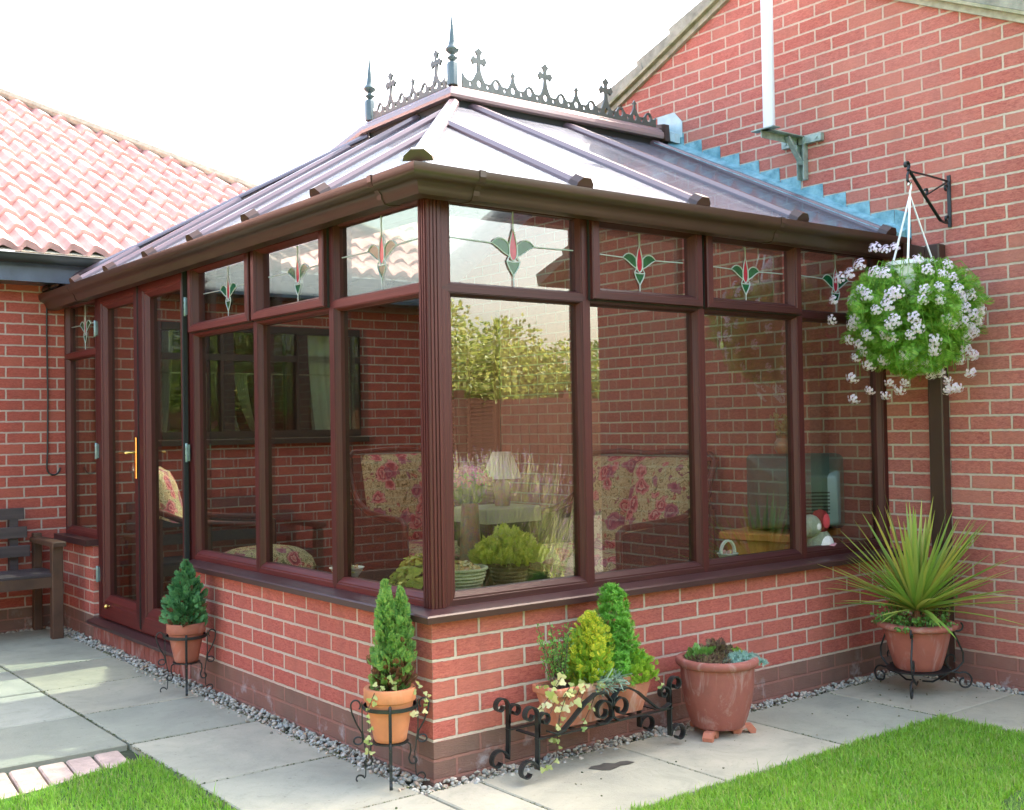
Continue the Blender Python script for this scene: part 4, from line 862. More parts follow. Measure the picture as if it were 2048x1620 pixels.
# ------------------------------------------------------------------ small wire plant stands
def wire_stand(name, label, c, h=.30, r=.098):
    T = thing(name, label, 'plant stand', c, 'wire plant stands with potted conifers')
    b = MB(); b.lathe([(r, h-.014), (r+.004, h-.014), (r+.004, h), (r, h), (r, h-.013)], (0, 0, 0), 36); b.build('hoop', M['iron'], T, True, False)
    b = MB(); b.lathe([(.0605, .158), (.068, .158), (.068, .163), (.0605, .163)], (0, 0, 0), 28)
    for a in (0, PI/2): b.box(-.064 if not a else -.004, -.004 if not a else -.064, .155, .064 if not a else .004, .004 if not a else .064, .159)
    b.build('base_ring', M['iron'], T, True, False)
    view = math.atan2(CAM.y-c[1], CAM.x-c[0])
    for k in range(4):
        a = view+k*PI/2; dx, dy = math.cos(a), math.sin(a); ax = Vector((dx, dy, 0)); az = Vector((0, 0, 1)); lg = MB(); fl = (-dy, dx, 0)
        top = ax*(r+.006)
        # upright with foot curl
        P = [top+az*(h+.012), top+az*h*.7, ax*(r-.004)+az*h*.45, ax*(r-.008)+az*.12, ax*(r-.004)+az*.035]+spiral(ax*(r+.020)+az*.022, .022, .62, False, PI, ax, az, 12, .35)[1:]
        lg.tube(P, [(.006 if k == 0 or k == 2 else .005, .0022)]*len(P), flat=fl)
        # upper side scroll : big loop at top tapering to a curl lower down
        Q = [ax*(r+.004+.026+.018*math.cos(t))+az*(h-.002+.020*math.sin(t)) for t in np.linspace(PI*1.25, -.2, 12)]
        Q += [ax*(r+.044)+az*(h-.03), ax*(r+.028)+az*(h-.07), ax*(r+.008)+az*(h-.105), ax*(r+.006)+az*(h-.125)]
        Q += [ax*(r+.022+.017*math.cos(t))+az*(h-.133+.014*math.sin(t)) for t in np.linspace(PI*1.05, PI*2.75, 12)]
        lg.tube(Q, .0034, 6)
        Q = [ax*(r-.058)+az*.150, ax*(r-.040)+az*.158, ax*(r-.024)+az*.145, ax*(r-.022)+az*.12, ax*(r-.030)+az*.095]+[ax*(r-.014+.014*math.cos(t))+az*(.085+.013*math.sin(t)) for t in np.linspace(PI, PI*2.5, 9)]
        lg.tube(Q, .0034, 6)
        lg.build('leg', M['iron'], T, True, False)
    return T
P1, P2 = (-.150, 2.03), (-.140, .080)
wire_stand('wire_plant_stand', 'black wire scroll stand holding the dark conifer pot beside the glazed doors', (P1[0], P1[1], 0))
wire_stand('wire_plant_stand', 'black wire scroll stand holding the orange pot in front of the wall corner', (P2[0], P2[1], 0))
A = thing('potted_conifer', 'small dense dark green conifer in a red clay pot near the glazed doors', 'potted plant', (P1[0], P1[1], .16), 'potted conifers on wire stands')
pot(A, (P1[0], P1[1], .164), .058, .088, .198, .006, .052, M['terra1'])
conifer(A, 'foliage', (P1[0], P1[1], .350), .325, .095, [(0, .75), (.12, 1), (.4, .95), (.62, .70), (.8, .45), (.93, .22), (1, .06)], 2000, M['thuja'], .040, SP2, (.01, 0), .5, (M['brownl'], [0, .25, .5], [.25, .08, .02]), 11)
A = thing('potted_conifer', 'tall feathery light green conifer with a browned base in a bright orange clay pot', 'potted plant', (P2[0], P2[1], .16), 'potted conifers on wire stands')
pot(A, (P2[0], P2[1], .164), .060, .089, .200, .006, .050, M['terra2'])
conifer(A, 'foliage', (P2[0]+.015, P2[1], .345), .30, .074, [(0, .55), (.15, .85), (.45, 1), (.7, .8), (.85, .5), (.95, .25), (1, .1)], 1150, M['thuja2'], .048, SP, (.02, 0), .9, (M['brownl'], [0, .3, .42, .6], [.65, .5, .12, .02]), 5)
conifer(A, 'foliage_top', (P2[0]-.005, P2[1]+.01, .56), .20, .034, [(0, 1.2), (.4, 1), (.8, .5), (1, .15)], 170, M['thuja2'], .05, SP, (-.02, 0), 1.4, None, 8)
conifer(A, 'foliage_top', (P2[0]+.045, P2[1]-.01, .56), .165, .034, [(0, 1.2), (.4, 1), (.8, .5), (1, .15)], 150, M['thuja2'], .05, SP, (.02, 0), 1.4, None, 9)
i1 = [[(P2[0]-.05, P2[1]-.04, .35), (P2[0]-.075, P2[1]-.05, .385), (P2[0]-.105, P2[1]-.06, .38)], [(P2[0]-.03, P2[1]-.05, .35), (P2[0]-.02, P2[1]-.06, .40), (P2[0]-.04, P2[1]-.07, .43)],
      [(P2[0]-.09, P2[1]-.04, .36), (P2[0]-.125, P2[1]-.045, .30), (P2[0]-.12, P2[1]-.05, .22), (P2[0]-.125, P2[1]-.05, .12)]]
ivy(A, i1, M['ivyg'], .020, .017, 4)
i2 = [[(P2[0]+.035, P2[1]-.055, .35), (P2[0]+.075, P2[1]-.075, .372), (P2[0]+.10, P2[1]-.085, .335), (P2[0]+.105, P2[1]-.09, .30), (P2[0]+.075, P2[1]-.10, .272), (P2[0]+.03, P2[1]-.108, .268)]]
o = ivy(A, i2, M['ivy'], .021, .017, 6); o.name = 'variegated_leaves'
# ------------------------------------------------------------------ trough on scroll stand
TX0, TX1, TY, TZ = .40, .935, -.172, .185
st = thing('trough_stand', 'low black wrought iron scroll stand carrying the long terracotta trough', 'plant stand', (.63, -.18, 0))
FW = (.0125, .003)
b = MB()
for y in (-.085, -.265): b.box(.285, y-.011, .158, 1.005, y+.011, .163)
for x in (.33, .50, .66, .82, .96): b.box(x-.010, -.254, .152, x+.010, -.096, .157)
b.build('platform', M['iron'], st)
for sx, X0 in ((-1, .285), (1, 1.000)):
    for y in (-.085, -.265):
        ax, az = Vector((sx, 0, 0)), Vector((0, 0, 1)); p0 = Vector((X0, y, 0)); lg = MB()
        # foot scroll curls outward for right legs and inwards-left for left legs
        foot = spiral(p0+ax*.042+az*.048, .048, .92, False, PI, ax, az, 22, .30) if sx > 0 else spiral(p0+ax*.046+az*.048, .048, .92, False, PI, ax, az, 22, .30)
        P = [p0-ax*.006+az*.22, p0-ax*.006+az*.12]+[q if i else q for i, q in enumerate(foot)]
        lg.tube(P, [FW]*len(P), flat=(0, 1, 0))
        top = spiral(p0+ax*.028+az*.262, .036, 1.05, True, PI, ax*-1 if False else ax, az, 22, .30)
        top = [p0+ax*(.030+(.036*(1-.7*i/22))*math.cos(PI-i/22*2*PI*1.0))+az*(.255+(.036*(1-.7*i/22))*math.sin(PI-i/22*2*PI*1.0)) for i in range(23)]
        P = [p0-ax*.006+az*.17]+top; lg.tube(P, [FW]*len(P), flat=(0, 1, 0))
        inn = [p0+ax*(-.040+(.030*(1-.68*i/20))*math.cos(i/20*2*PI*1.0))+az*(.228+(.030*(1-.68*i/20))*math.sin(i/20*2*PI*1.0)) for i in range(21)]
        P = [p0-ax*.008+az*.185]+inn; lg.tube(P, [FW]*len(P), flat=(0, 1, 0)); lg.build('leg', M['iron'], st)
# front decorative scrollwork
b = MB(); yF = -.281; cx = .655; zz = .163
def sc(c, r, a0, turns, n=24, sh=.32): return [Vector((c[0]+r*(1-(1-sh)*i/n)*math.cos(a0+turns*2*PI*i/n), yF, c[1]+r*(1-(1-sh)*i/n)*math.sin(a0+turns*2*PI*i/n))) for i in range(n+1)]
for sx in (-1, 1):
    m_ = lambda P: [Vector((cx+sx*(p.x-cx), p.y, p.z)) for p in P]
    s1 = sc((cx+.048, .215), .047, PI, -1.05); b.tube(m_(s1), [FW]*len(s1), flat=(0, 1, 0))
    s2 = [Vector((cx+.001, yF, .215)), Vector((cx+.006, yF, .255)), Vector((cx+.035, yF, .285)), Vector((cx+.085, yF, .288)), Vector((cx+.14, yF, .262)), Vector((cx+.20, yF, .215)), Vector((cx+.25, yF, .178)), Vector((cx+.285, yF, .170)), Vector((cx+.325, yF, .185))]
    b.tube(m_(s2), [FW]*len(s2), flat=(0, 1, 0))
    s3 = [Vector((cx+.001, yF, .215)), Vector((cx+.004, yF, .185)), Vector((cx+.035, yF, .166)), Vector((cx+.075, yF, .170))]; b.tube(m_(s3), [FW]*4, flat=(0, 1, 0))
b.build('scrollwork', M['iron'], st)
T = thing('planted_trough', 'long weathered terracotta trough crowded with golden and green dwarf conifers and ivy', 'planter', (.66, TY, .163))
b = MB()
def rr(x0, x1, hy, z, r=.02, n=4):
    P = []
    for cx_, cy_, a0 in ((x1-r, hy-r, 0), (x0+r, hy-r, 90), (x0+r, -hy+r, 180), (x1-r, -hy+r, 270)):
        for k in range(n+1): a = R(a0+90*k/n); P.append((cx_+r*math.cos(a), TY+cy_+r*math.sin(a), z))
    return P
z0 = .165
b.sweep_ring([rr(TX0+.045, TX1-.045, .052, z0), rr(TX0+.032, TX1-.032, .060, z0+.045), rr(TX0+.012, TX1-.012, .072, z0+.118), rr(TX0+.012, TX1-.012, .072, z0+.121), rr(TX0+.002, TX1-.002, .080, z0+.127), rr(TX0, TX1, .082, z0+.133), rr(TX0, TX1, .082, z0+.153), rr(TX0+.003, TX1-.003, .079, z0+.156), rr(TX0+.014, TX1-.014, .068, z0+.156), rr(TX0+.016, TX1-.016, .066, z0+.126)])
b.build('trough', M['terra3'], T, True)
b = MB(); b.sweep_ring([rr(TX0+.018, TX1-.018, .064, z0+.12), rr(TX0+.018, TX1-.018, .064, z0+.133)]); b.build('soil', M['soil'], T)
conifer(T, 'green_spruce', (.800, TY+.015, z0+.13), .385, .098, [(0, 1), (.25, 1.0), (.5, .85), (.75, .66), (.9, .48), (1, .18)], 2000, M['spruce'], .036, TF, (-.055, 0), .5, None, 21, 4)
conifer(T, 'golden_conifer', (.635, TY-.01, z0+.13), .285, .088, [(0, .55), (.2, .95), (.5, 1.0), (.75, .72), (.92, .38), (1, .15)], 1000, M['yel'], .046, SP, (.01, 0), .8, (M['ylow'], [0, .35, .7, 1], [.85, .5, .1, 0]), 22, 4)
conifer(T, 'lime_conifer', (.850, TY-.025, z0+.13), .115, .085, [(0, .9), (.5, 1), (1, .4)], 520, M['ylow'], .040, SP, (.02, 0), 1.1, None, 23, 4)
# twiggy shrub on the left
r_ = np.random.default_rng(31); b = MB(); LP = []
for k in range(22):
    a = r_.uniform(0, 2*PI); sp_ = r_.uniform(.02, .12); h_ = r_.uniform(.14, .27); p0 = Vector((.475+r_.uniform(-.03, .03), TY+r_.uniform(-.02, .02), z0+.13)); p1 = p0+Vector((math.cos(a)*sp_*.5, math.sin(a)*sp_*.3, h_*.5)); p2 = p0+Vector((math.cos(a)*sp_, math.sin(a)*sp_*.55, h_))
    b.tube([p0, p1, p2], [.0018, .0014, .0008], 5)
    for j in range(34): t = .3+.7*r_.random(); q = p0.lerp(p1, t*2) if t < .5 else p1.lerp(p2, t*2-1); LP.append((q.x+r_.normal(0, .009), q.y+r_.normal(0, .009), q.z+r_.normal(0, .006)))
b.build('shrub_twigs', M['trunk'], T); LP = np.array(LP); V, F = scatter(*LEAF, LP, frames(r_.normal(0, 1, (len(LP), 3))+[0, -.3, .6]), .012*r_.uniform(.7, 1.3, len(LP))); bigmesh('shrub_leaves', V, F, M['box'], T)
P = np.stack([r_.uniform(.60, .745, 420), TY-.052+r_.normal(0, .018, 420), z0+.125+r_.uniform(0, .04, 420)], 1); d = np.stack([r_.normal(0, .6, 420), r_.normal(-.9, .4, 420), r_.normal(.25, .7, 420)], 1)
V, F = scatter(np.array([(-.05, 0, 0), (.05, 0, 0), (.04, .1, 1), (-.04, .1, 1)]), np.array([(0, 1, 2, 3)]), P, frames(d), .048*r_.uniform(.6, 1.3, 420)); bigmesh('silver_sprigs', V, F, M['silver'], T)
yv = TY-.085
s_ = [[(.49+.03*k, yv+.03, .305), (.46+.03*k, yv, .325), (.42+.028*k, yv-.006, .29-.01*k)] for k in range(4)]+[[(.43, yv+.02, .30), (.385, yv-.004, .29), (.36, yv-.006, .25), (.345, yv-.006, .235)], [(.44, yv+.03, .31), (.395, yv, .345), (.42, yv, .37)], [(.40, yv+.04, .30), (.34, yv+.03, .26), (.31, yv+.02, .255)],
     [(.44, yv, .29), (.405, yv-.008, .24), (.39, yv-.010, .20)], [(.56, yv+.03, .31), (.59, yv, .315), (.625, yv-.004, .30)]]
ivy(T, s_, M['ivy'], .031, .017, 3, .004)
s_ = [[(.40, yv-.01, .22), (.385, yv-.012, .15), (.380, yv-.012, .09), (.375, yv-.012, .07), (.345, yv-.014, .055), (.30, yv-.016, .045), (.27, yv-.016, .055)], [(.42, yv+.03, .32), (.37, yv+.03, .345), (.32, yv+.03, .35)], [(.92, yv+.01, .30), (.955, yv-.01, .26), (.945, yv-.012, .23)], [(.60, yv-.004, .30), (.56, yv-.01, .24), (.52, yv-.014, .19), (.50, yv-.016, .15)], [(.375, yv-.01, .13), (.335, yv-.012, .13)]]
o = ivy(T, s_, M['ivyg'], .022, .019, 9)
# ------------------------------------------------------------------ big brown pot on clay feet
PX, PY = 1.305, -.25
T = thing('succulent_pot', 'large round brown glazed pot on clay feet planted with low blue sedum', 'planter', (PX, PY, 0))
pot(T, (PX, PY, .036), .112, .158, .292, .020, .034, M['terra4'], 'pot', 56, .014, True)
for a in (-155, -35, 85):
    f = MB(); c_, s2 = math.cos(R(a)), math.sin(R(a)); pl = [(-.055, 0), (-.022, 0), (-.012, .018), (.004, .022), (.014, .010), (.02, 0), (.042, 0), (.046, .016), (.034, .030), (.030, .0355), (-.05, .0355), (-.055, .02)]
    f.prism(pl, lambda u, z, v: (PX+(.115+u)*c_-v*s2, PY+(.115+u)*s2+v*c_, z), (-.021, .021)); f.build('foot', M['terra3'], T)
r_ = np.random.default_rng(41)
def mound(par, name, c, rx_, ry_, h, N, mat, tmpl, sz, sd=1):
    q = np.random.default_rng(sd); a = q.uniform(0, 2*PI, N); r0 = np.sqrt(q.random(N)); P = np.stack([c[0]+rx_*r0*np.cos(a), c[1]+ry_*r0*np.sin(a), c[2]+h*(1-r0**2)*q.uniform(.3, 1, N)], 1)
    d = np.stack([np.cos(a)*r0, np.sin(a)*r0, np.full(N, .9)], 1)+q.normal(0, .35, (N, 3)); V, F = scatter(*tmpl, P, frames(d), sz*q.uniform(.6, 1.3, N)); return bigmesh(name, V, F, mat, par)
mound(T, 'blue_sedum', (PX+.070, PY-.075, .305), .085, .055, .035, 300, M['blue'], TF, .024, 1)
mound(T, 'blue_sedum', (PX+.115, PY-.125, .295), .035, .03, .02, 90, M['blue'], TF, .022, 6)
mound(T, 'red_sedum', (PX-.06, PY+.0, .305), .09, .10, .03, 240, M['sedr'], TF, .030, 2)
mound(T, 'red_sedum', (PX+.05, PY+.05, .305), .09, .07, .05, 220, M['sedr'], SP, .04, 3)
mound(T, 'green_sprigs', (PX-.06, PY+.03, .31), .05, .05, .06, 60, M['box'], SP, .035, 4)
mound(T, 'yellow_sedum', (PX+.10, PY-.01, .31), .05, .04, .03, 110, M['ylow'], TF, .022, 5)
# ------------------------------------------------------------------ cordyline
CX, CY = 2.585, -.40
S3 = thing('round_plant_stand', 'black iron tripod stand with scrolled legs under the spiky cordyline pot', 'plant stand', (CX, CY, 0))
b = MB(); b.lathe([(.172, .318), (.180, .318), (.180, .328), (.172, .328), (.172, .319)], (CX, CY, 0), 40); b.build('hoop', M['iron'], S3, True)
b = MB(); b.lathe([(.105, .112), (.15, .112), (.15, .118), (.105, .118)], (CX, CY, 0), 36); b.box(CX-.11, CY-.01, .113, CX+.11, CY+.01, .119); b.build('base_ring', M['iron'], S3, True)
for a in (205, -38, 85):
    ax = Vector((math.cos(R(a)), math.sin(R(a)), 0)); az = Vector((0, 0, 1)); c0 = Vector((CX, CY, 0)); lg = MB(); fl = tuple(az.cross(ax))
    P = [c0+ax*(.198+.026*math.cos(t))+az*(.318+.022*math.sin(t)) for t in np.linspace(PI*2.3, PI*.9, 14)]
    P = P[:]+[c0+ax*.178+az*.29, c0+ax*.20+az*.24, c0+ax*.222+az*.19, c0+ax*.222+az*.145, c0+ax*.19+az*.110, c0+ax*.165+az*.100]
    lg.tube(P, .0048, 8)
    Q = [c0+ax*.12+az*.075, c0+ax*.16+az*.098, c0+ax*.205+az*.092]+[c0+ax*(.225+.045*(1-.65*i/18)*math.cos(PI*.55-i/18*PI*2.0))+az*(.050+.045*(1-.65*i/18)*math.sin(PI*.55-i/18*PI*2.0)) for i in range(19)]
    lg.tube(Q, .0048, 8); Q = [c0+ax*.02+az*.055, c0+ax*.07+az*.05, c0+ax*.12+az*.075]; lg.tube(Q, .0048, 8)
    Q = [c0+ax*(.165+.035*(1-.6*i/14)*math.cos(-PI/2-i/14*PI*1.7))+az*(.155+.040*(1-.6*i/14)*math.sin(-PI/2-i/14*PI*1.7)) for i in range(15)]; lg.tube(Q, .004, 6)
    lg.build('leg', M['iron'], S3, True)
T = thing('potted_cordyline', 'spiky yellow striped cordyline with trailing green shrub in a wide dull terracotta pot', 'potted plant', (CX, CY, .118))
pot(T, (CX, CY, .120), .108, .158, .225, .032, .030, M['terra5'], 'pot', 56, .004, True)
r_ = np.random.default_rng(51); V = []; F = []; c0 = np.array([CX, CY, .40])
for k in range(140):
    az_ = r_.uniform(0, 2*PI); el = r_.choice([r_.uniform(62, 88), r_.uniform(20, 62), r_.uniform(4, 22)], p=[.26, .56, .18]); L = r_.uniform(.42, .60)*(1 if el > 20 else .95); dp = r_.uniform(.01, .07)*(1.2 if el < 40 else .5)
    h = np.array([math.cos(az_), math.sin(az_), 0]); o0 = len(V); wd = r_.uniform(.0095, .0155); sd_ = np.array([-h[1], h[0], 0]); n = 9
    if el < 55:      # keep clear of the two walls
        tip = c0+h*L*math.cos(R(el))
        if tip[0] > W-.03 or tip[1] > -.02: L = min(L, .42) if tip[0] < W+.1 and tip[1] < .1 else L*.62; el = max(el, 40)
    for i in range(n+1):
        t = i/n; e = R(el); p = c0+h*(L*t*math.cos(e)+.012)+np.array([0, 0, 1])*(L*t*math.sin(e)-dp*t*t*L*2); ww = wd*(min(1, .55+t*2.2))*(1-t**2.6)+.0004
        up = np.array([-h[0]*math.sin(e), -h[1]*math.sin(e), math.cos(e)])
        p[0] = min(p[0], W-.012); p[1] = min(p[1], -.012) if p[2] < .58 else p[1]
        V += [p-sd_*ww+up*ww*.5, p, p+sd_*ww+up*ww*.5]
    for i in range(n):
        q = o0+3*i; F += [(q, q+1, q+4, q+3), (q+1, q+2, q+5, q+4)]
bigmesh('leaf_rosette', V, F, M['cord'], T, smooth=True)
b = MB(); b.tube([(CX, CY, .30), (CX, CY, .42)], [.02, .012], 8)
for k in range(40):
    a = r_.uniform(0, 2*PI); q = r_.uniform(.05, .15); p0 = Vector((CX+q*math.cos(a), CY+q*math.sin(a), .31)); b.tube([p0, p0+Vector((math.cos(a)*.03, math.sin(a)*.03, r_.uniform(.05, .13)))], [.002, .001], 5)
b.build('stem', M['brownl'], T)
P = []
for k in range(46):
    a = r_.uniform(0, 2*PI); q = r_.uniform(.05, .17); h_ = r_.uniform(.06, .15)*(1.1 if math.cos(a) > .1 else .8); x, y = CX+q*math.cos(a), CY+q*math.sin(a)
    for j in range(34): t = r_.random(); P.append((x+math.cos(a)*.05*t*t+r_.normal(0, .009), y+math.sin(a)*.05*t*t+r_.normal(0, .009), .31+h_*t-(.05*t*t if q > .14 else 0)))
P = np.array(P); V, F = scatter(*LEAF, P, frames(r_.normal(0, 1, (len(P), 3))+[0, 0, .7]), .017*r_.uniform(.6, 1.3, len(P))); bigmesh('underplanting', V, F, M['box'], T)
# ------------------------------------------------------------------ hanging basket and bracket
HB = thing('basket_bracket', 'black wrought iron scroll bracket screwed to the house wall above the flower basket', 'bracket', (W, -.37, 2.33))
yB = -.37; fl = (0, 1, 0); FB = (.008, .003)
b = MB(); b.box(W-.008, yB-.010, 2.33, W-.002, yB+.010, 2.60); b.build('back_plate', M['iron'], HB)
b = MB(); q = lambda x, z: Vector((x, yB, z))
P = [q(2.635+.022*(1-.5*i/12)*math.cos(-PI*.35+i/12*PI*1.7), 2.605+.022*(1-.5*i/12)*math.sin(-PI*.35+i/12*PI*1.7)) for i in range(13)][::-1]+[q(2.665, 2.575), q(2.80, 2.46), q(2.93, 2.355), q(W-.03, 2.347)]
b.tube(P, [FB]*len(P), flat=fl); P = [q(2.665, 2.577), q(2.83, 2.575), q(W-.02, 2.568)]; b.tube(P, [(.006, .003)]*3, flat=fl); P = [q(2.79, 2.468), q(W-.025, 2.562)]; b.tube(P, [(.006, .003)]*2, flat=fl)
for cx_, cz_, s_2 in ((2.80, 2.495, 1), (W-.03, 2.535, -1), (W-.03, 2.375, -1)):
    P = [q(cx_+s_2*.016*(1-.6*i/12)*math.cos(-PI/2+i/12*PI*1.6), cz_+.018*(1-.6*i/12)*math.sin(-PI/2+i/12*PI*1.6)) for i in range(13)]; b.tube(P, [(.006, .0025)]*13, flat=fl)
P = [q(2.655, 2.58), q(2.640, 2.555), q(2.640, 2.53), q(2.655, 2.515), q(2.668, 2.522)]; b.tube(P, [(.006, .003)]*5, flat=fl)
b.build('arm', M['iron'], HB)
BX, BY, BZ = 2.655, -.37, 1.945
K = thing('hanging_basket', 'overflowing hanging basket of lilac white verbena flowers on white plastic hangers', 'hanging basket', (BX, BY, BZ))
b = MB(); b.lathe([(.001, -.03), (.075, -.03), (.08, -.025), (.115, .15), (.123, .155), (.123, .175), (.113, .175), (.108, .13), (.001, .13)], (BX, BY, BZ), 36); b.build('pot', M['white'], K, True)
hk = [(2.645, yB, 2.505), (2.652, yB, 2.518), (2.664, yB, 2.520), (2.672, yB, 2.508), (2.668, yB, 2.490), (2.660, yB, 2.475), (2.658, yB, 2.45)]
b = MB(); b.tube(hk, .005, 8); b.build('hook', M['white'], K, True)
for a in (205, 165, -35):
    b = MB(); b.tube([(2.658, yB, 2.455), (BX+.115*math.cos(R(a)), BY+.115*math.sin(R(a)), BZ+.165)], [(.005, .0025)]*2, flat=(math.cos(R(a+90)), math.sin(R(a+90)), 0)); b.build('hanger', M['cream'] if False else M['white'], K)
r_ = np.random.default_rng(61); N = 5600; a = r_.uniform(0, 2*PI, N); u = r_.uniform(-1, 1, N); rad = .09+.150*r_.uniform(.2, 1, N)**.6
th = np.arccos(u); hx_ = np.sin(th); lob = 1+.16*np.sin(a*5+u*4)+.12*np.sin(a*9-u*9)+.08*np.sin(a*14+u*15)
P = np.stack([BX+rad*lob*hx_*np.cos(a)*1.02, BY+rad*lob*hx_*np.sin(a)*1.12, BZ-.045+rad*u*np.where(u > 0, .86, 1.30)], 1)
k = ~((P[:, 0] > W-.02)); 
open_ = (np.abs(np.arctan2(P[:, 1]-BY, P[:, 0]-BX)-math.atan2(CAM.y-BY+.9, CAM.x-BX)) < .42) & (P[:, 2] > BZ-.0) & (P[:, 2] < BZ+.19) & (r_.random(N) < .80)
k &= ~open_; P = P[k]; d = P-np.array([BX, BY, BZ]); d[:, 2] -= .12; d = d+r_.normal(0, .12, d.shape)
SPF = spray(5, .75, 0, .62); V, F = scatter(SPF[0], SPF[1], P, frames(d), .050*r_.uniform(.6, 1.4, len(P)))
bigmesh('foliage', V, F, M['bask'], K)
b = MB()
for k2 in range(60):
    a_ = r_.uniform(0, 2*PI); p = Vector((BX+.10*math.cos(a_), BY+.10*math.sin(a_), BZ+.14)); R2 = r_.uniform(.2, .33); dz = r_.uniform(.15, .62); Q = [p, Vector((BX+R2*.75*math.cos(a_), BY+R2*.75*math.sin(a_), BZ+.17)), Vector((BX+R2*math.cos(a_), BY+R2*math.sin(a_), BZ+.17-dz*.5)), Vector((BX+R2*.9*math.cos(a_+.2), BY+R2*.9*math.sin(a_+.2), BZ+.17-dz))]
    for v_ in Q: v_.x = min(v_.x, W-.015)
    b.tube(Q, .0016, 5)
b.build('trailing_stems', M['bask'], K)
def cluster(seed):
    q = np.random.default_rng(seed); parts = []; n = 17
    n = 15; ii = np.arange(n); rr_ = np.sqrt((ii+.3)/n)*q.uniform(.85, 1.1, n); aa_ = ii*2.399+q.uniform(-.3, .3, n); dirs = np.stack([rr_*np.cos(aa_), rr_*np.sin(aa_), np.sqrt(np.clip(1.15-rr_**2, .05, 2))], 1); dirs /= np.linalg.norm(dirs, axis=1)[:, None]
    Fm = frames(dirs+q.normal(0, .15, (n, 3)))
    for i in range(n):
        c = dirs[i]*np.array([.031, .031, .016])
        for j in range(5):
            an = j*2*PI/5; e = .62; L = .0088*q.uniform(.8, 1.1)
            P = np.array([(0, 0, 0), (math.cos(an-e)*L*.8, math.sin(an-e)*L*.8, .002), (math.cos(an)*L, math.sin(an)*L, .0012), (math.cos(an+e*.8)*L*.8, math.sin(an+e*.8)*L*.8, .0018)])
            parts.append((P @ Fm[i].T+c, np.array([[0, 1, 2, 3]])))
    V, F = cat(parts); me_o = bigmesh('flower_cluster', V, F, M['flow']); me = me_o.data; bpy.data.objects.remove(me_o); return me
CL = [cluster(s) for s in (1, 2, 3)]
viewdir = np.array([CAM.x-BX, CAM.y-BY, 0]); viewdir /= np.linalg.norm(viewdir); side = np.array([viewdir[1], -viewdir[0], 0])
def rayat(px, py): return fx+rx*((px-1024)/2265.3)-ux*((py-810)/2265.3)
FP = [(1770, 500), (1790, 495), (1750, 497), (1720, 530), (1700, 548), (1680, 557), (1750, 545), (1770, 547), (1835, 520), (1855, 540), (1895, 530), (1885, 548), (1905, 555), (1668, 600), (1722, 580), (1707, 600), (1735, 590), (1665, 640), (1782, 590), (1775, 610), (1795, 585), (1850, 580), (1878, 575), (1880, 600), (1845, 600), (1752, 620), (1710, 640), (1705, 650), (1790, 640), (1780, 650), (1828, 635),
      (1915, 580), (1925, 595), (1940, 590), (1955, 605), (1960, 620), (1945, 630), (1930, 615), (1918, 625), (1925, 645), (1940, 655), (1955, 640), (1935, 670), (1948, 665), (1700, 680), (1720, 690), (1735, 670), (1770, 670), (1785, 675), (1820, 670), (1835, 655), (1895, 640), (1905, 650), (1870, 680), (1930, 700), (1945, 710), (1920, 720), (1940, 745),
      (1712, 715), (1728, 705), (1738, 730), (1768, 720), (1810, 710), (1825, 730), (1850, 725), (1868, 700), (1705, 755), (1740, 780), (1772, 790), (1780, 765), (1810, 765), (1800, 780), (1862, 750), (1880, 745), (1895, 760), (1905, 775), (1895, 780), (1915, 775), (1708, 797)]
for i, (px, py) in enumerate(FP):
    dr = rayat(px, py); c0 = Vector((BX, BY, BZ-.06)); oc = CAM-c0; Rr = .292
    aa = dr.dot(dr); bb = 2*oc.dot(dr); cc = oc.dot(oc)-Rr*Rr; disc = bb*bb-4*aa*cc
    t = (-bb-math.sqrt(disc))/(2*aa) if disc > 0 else -bb/(2*aa)
    p = CAM+dr*t; o = bpy.data.objects.new('flower_cluster', CL[i % 3]); COL.objects.link(o); o.parent = K
    if p.x > W-.03: p = CAM+dr*((W-.035-CAM.x)/dr.x)
    o.location = p-Vector((BX, BY, BZ)); dn = (p-c0).normalized()*.7-Vector((dr.x, dr.y, dr.z))*.8; o.rotation_euler = dn.to_track_quat('Z', 'Y').to_euler(); s_ = random.uniform(.85, 1.2); o.scale = (s_,)*3
# ------------------------------------------------------------------ garden bench
G = thing('garden_bench', 'dark slatted wooden garden bench against the left brick wall', 'bench', (-.9, 4.3, 0))
bx0, bx1 = -1.62, -.150
for k, (z, y) in enumerate(((.80, 4.555), (.675, 4.53), (.55, 4.505))):
    b = MB(); b.bbox(bx0+.03, y-.012, z-.038, bx1-.125+k*.012, y+.010, z+.038, .004); b.build('back_slat', M['teak'], G)
for x in (bx0, bx1-.07):
    b = MB(); b.bbox(x, 4.10, 0, x+.07, 4.16, .60, .004); b.build('leg', M['teak2'], G)
    b = MB(); b.bbox(x+.005, 4.545, 0, x+.06, 4.60, .66, .004); b.build('leg', M['teak2'], G)
    b = MB(); b.bbox(x-.01, 4.06, .60, x+.08, 4.60, .632, .006); b.build('armrest', M['teak2'], G)
for x in (bx0+.2, bx1-.22):
    b = MB(); b.box(x, 4.545, .38, x+.055, 4.60, .80); b.build('back_post', M['teak'], G)
for k in range(5):
    b = MB(); b.bbox(bx0+.01, 4.12+k*.082, .405, bx1-.01, 4.19+k*.082, .425, .004); b.build('seat_slat', M['teak'], G)
b = MB(); b.box(bx0+.07, 4.11, .335, bx1-.07, 4.135, .404); b.build('apron', M['teak2'], G)
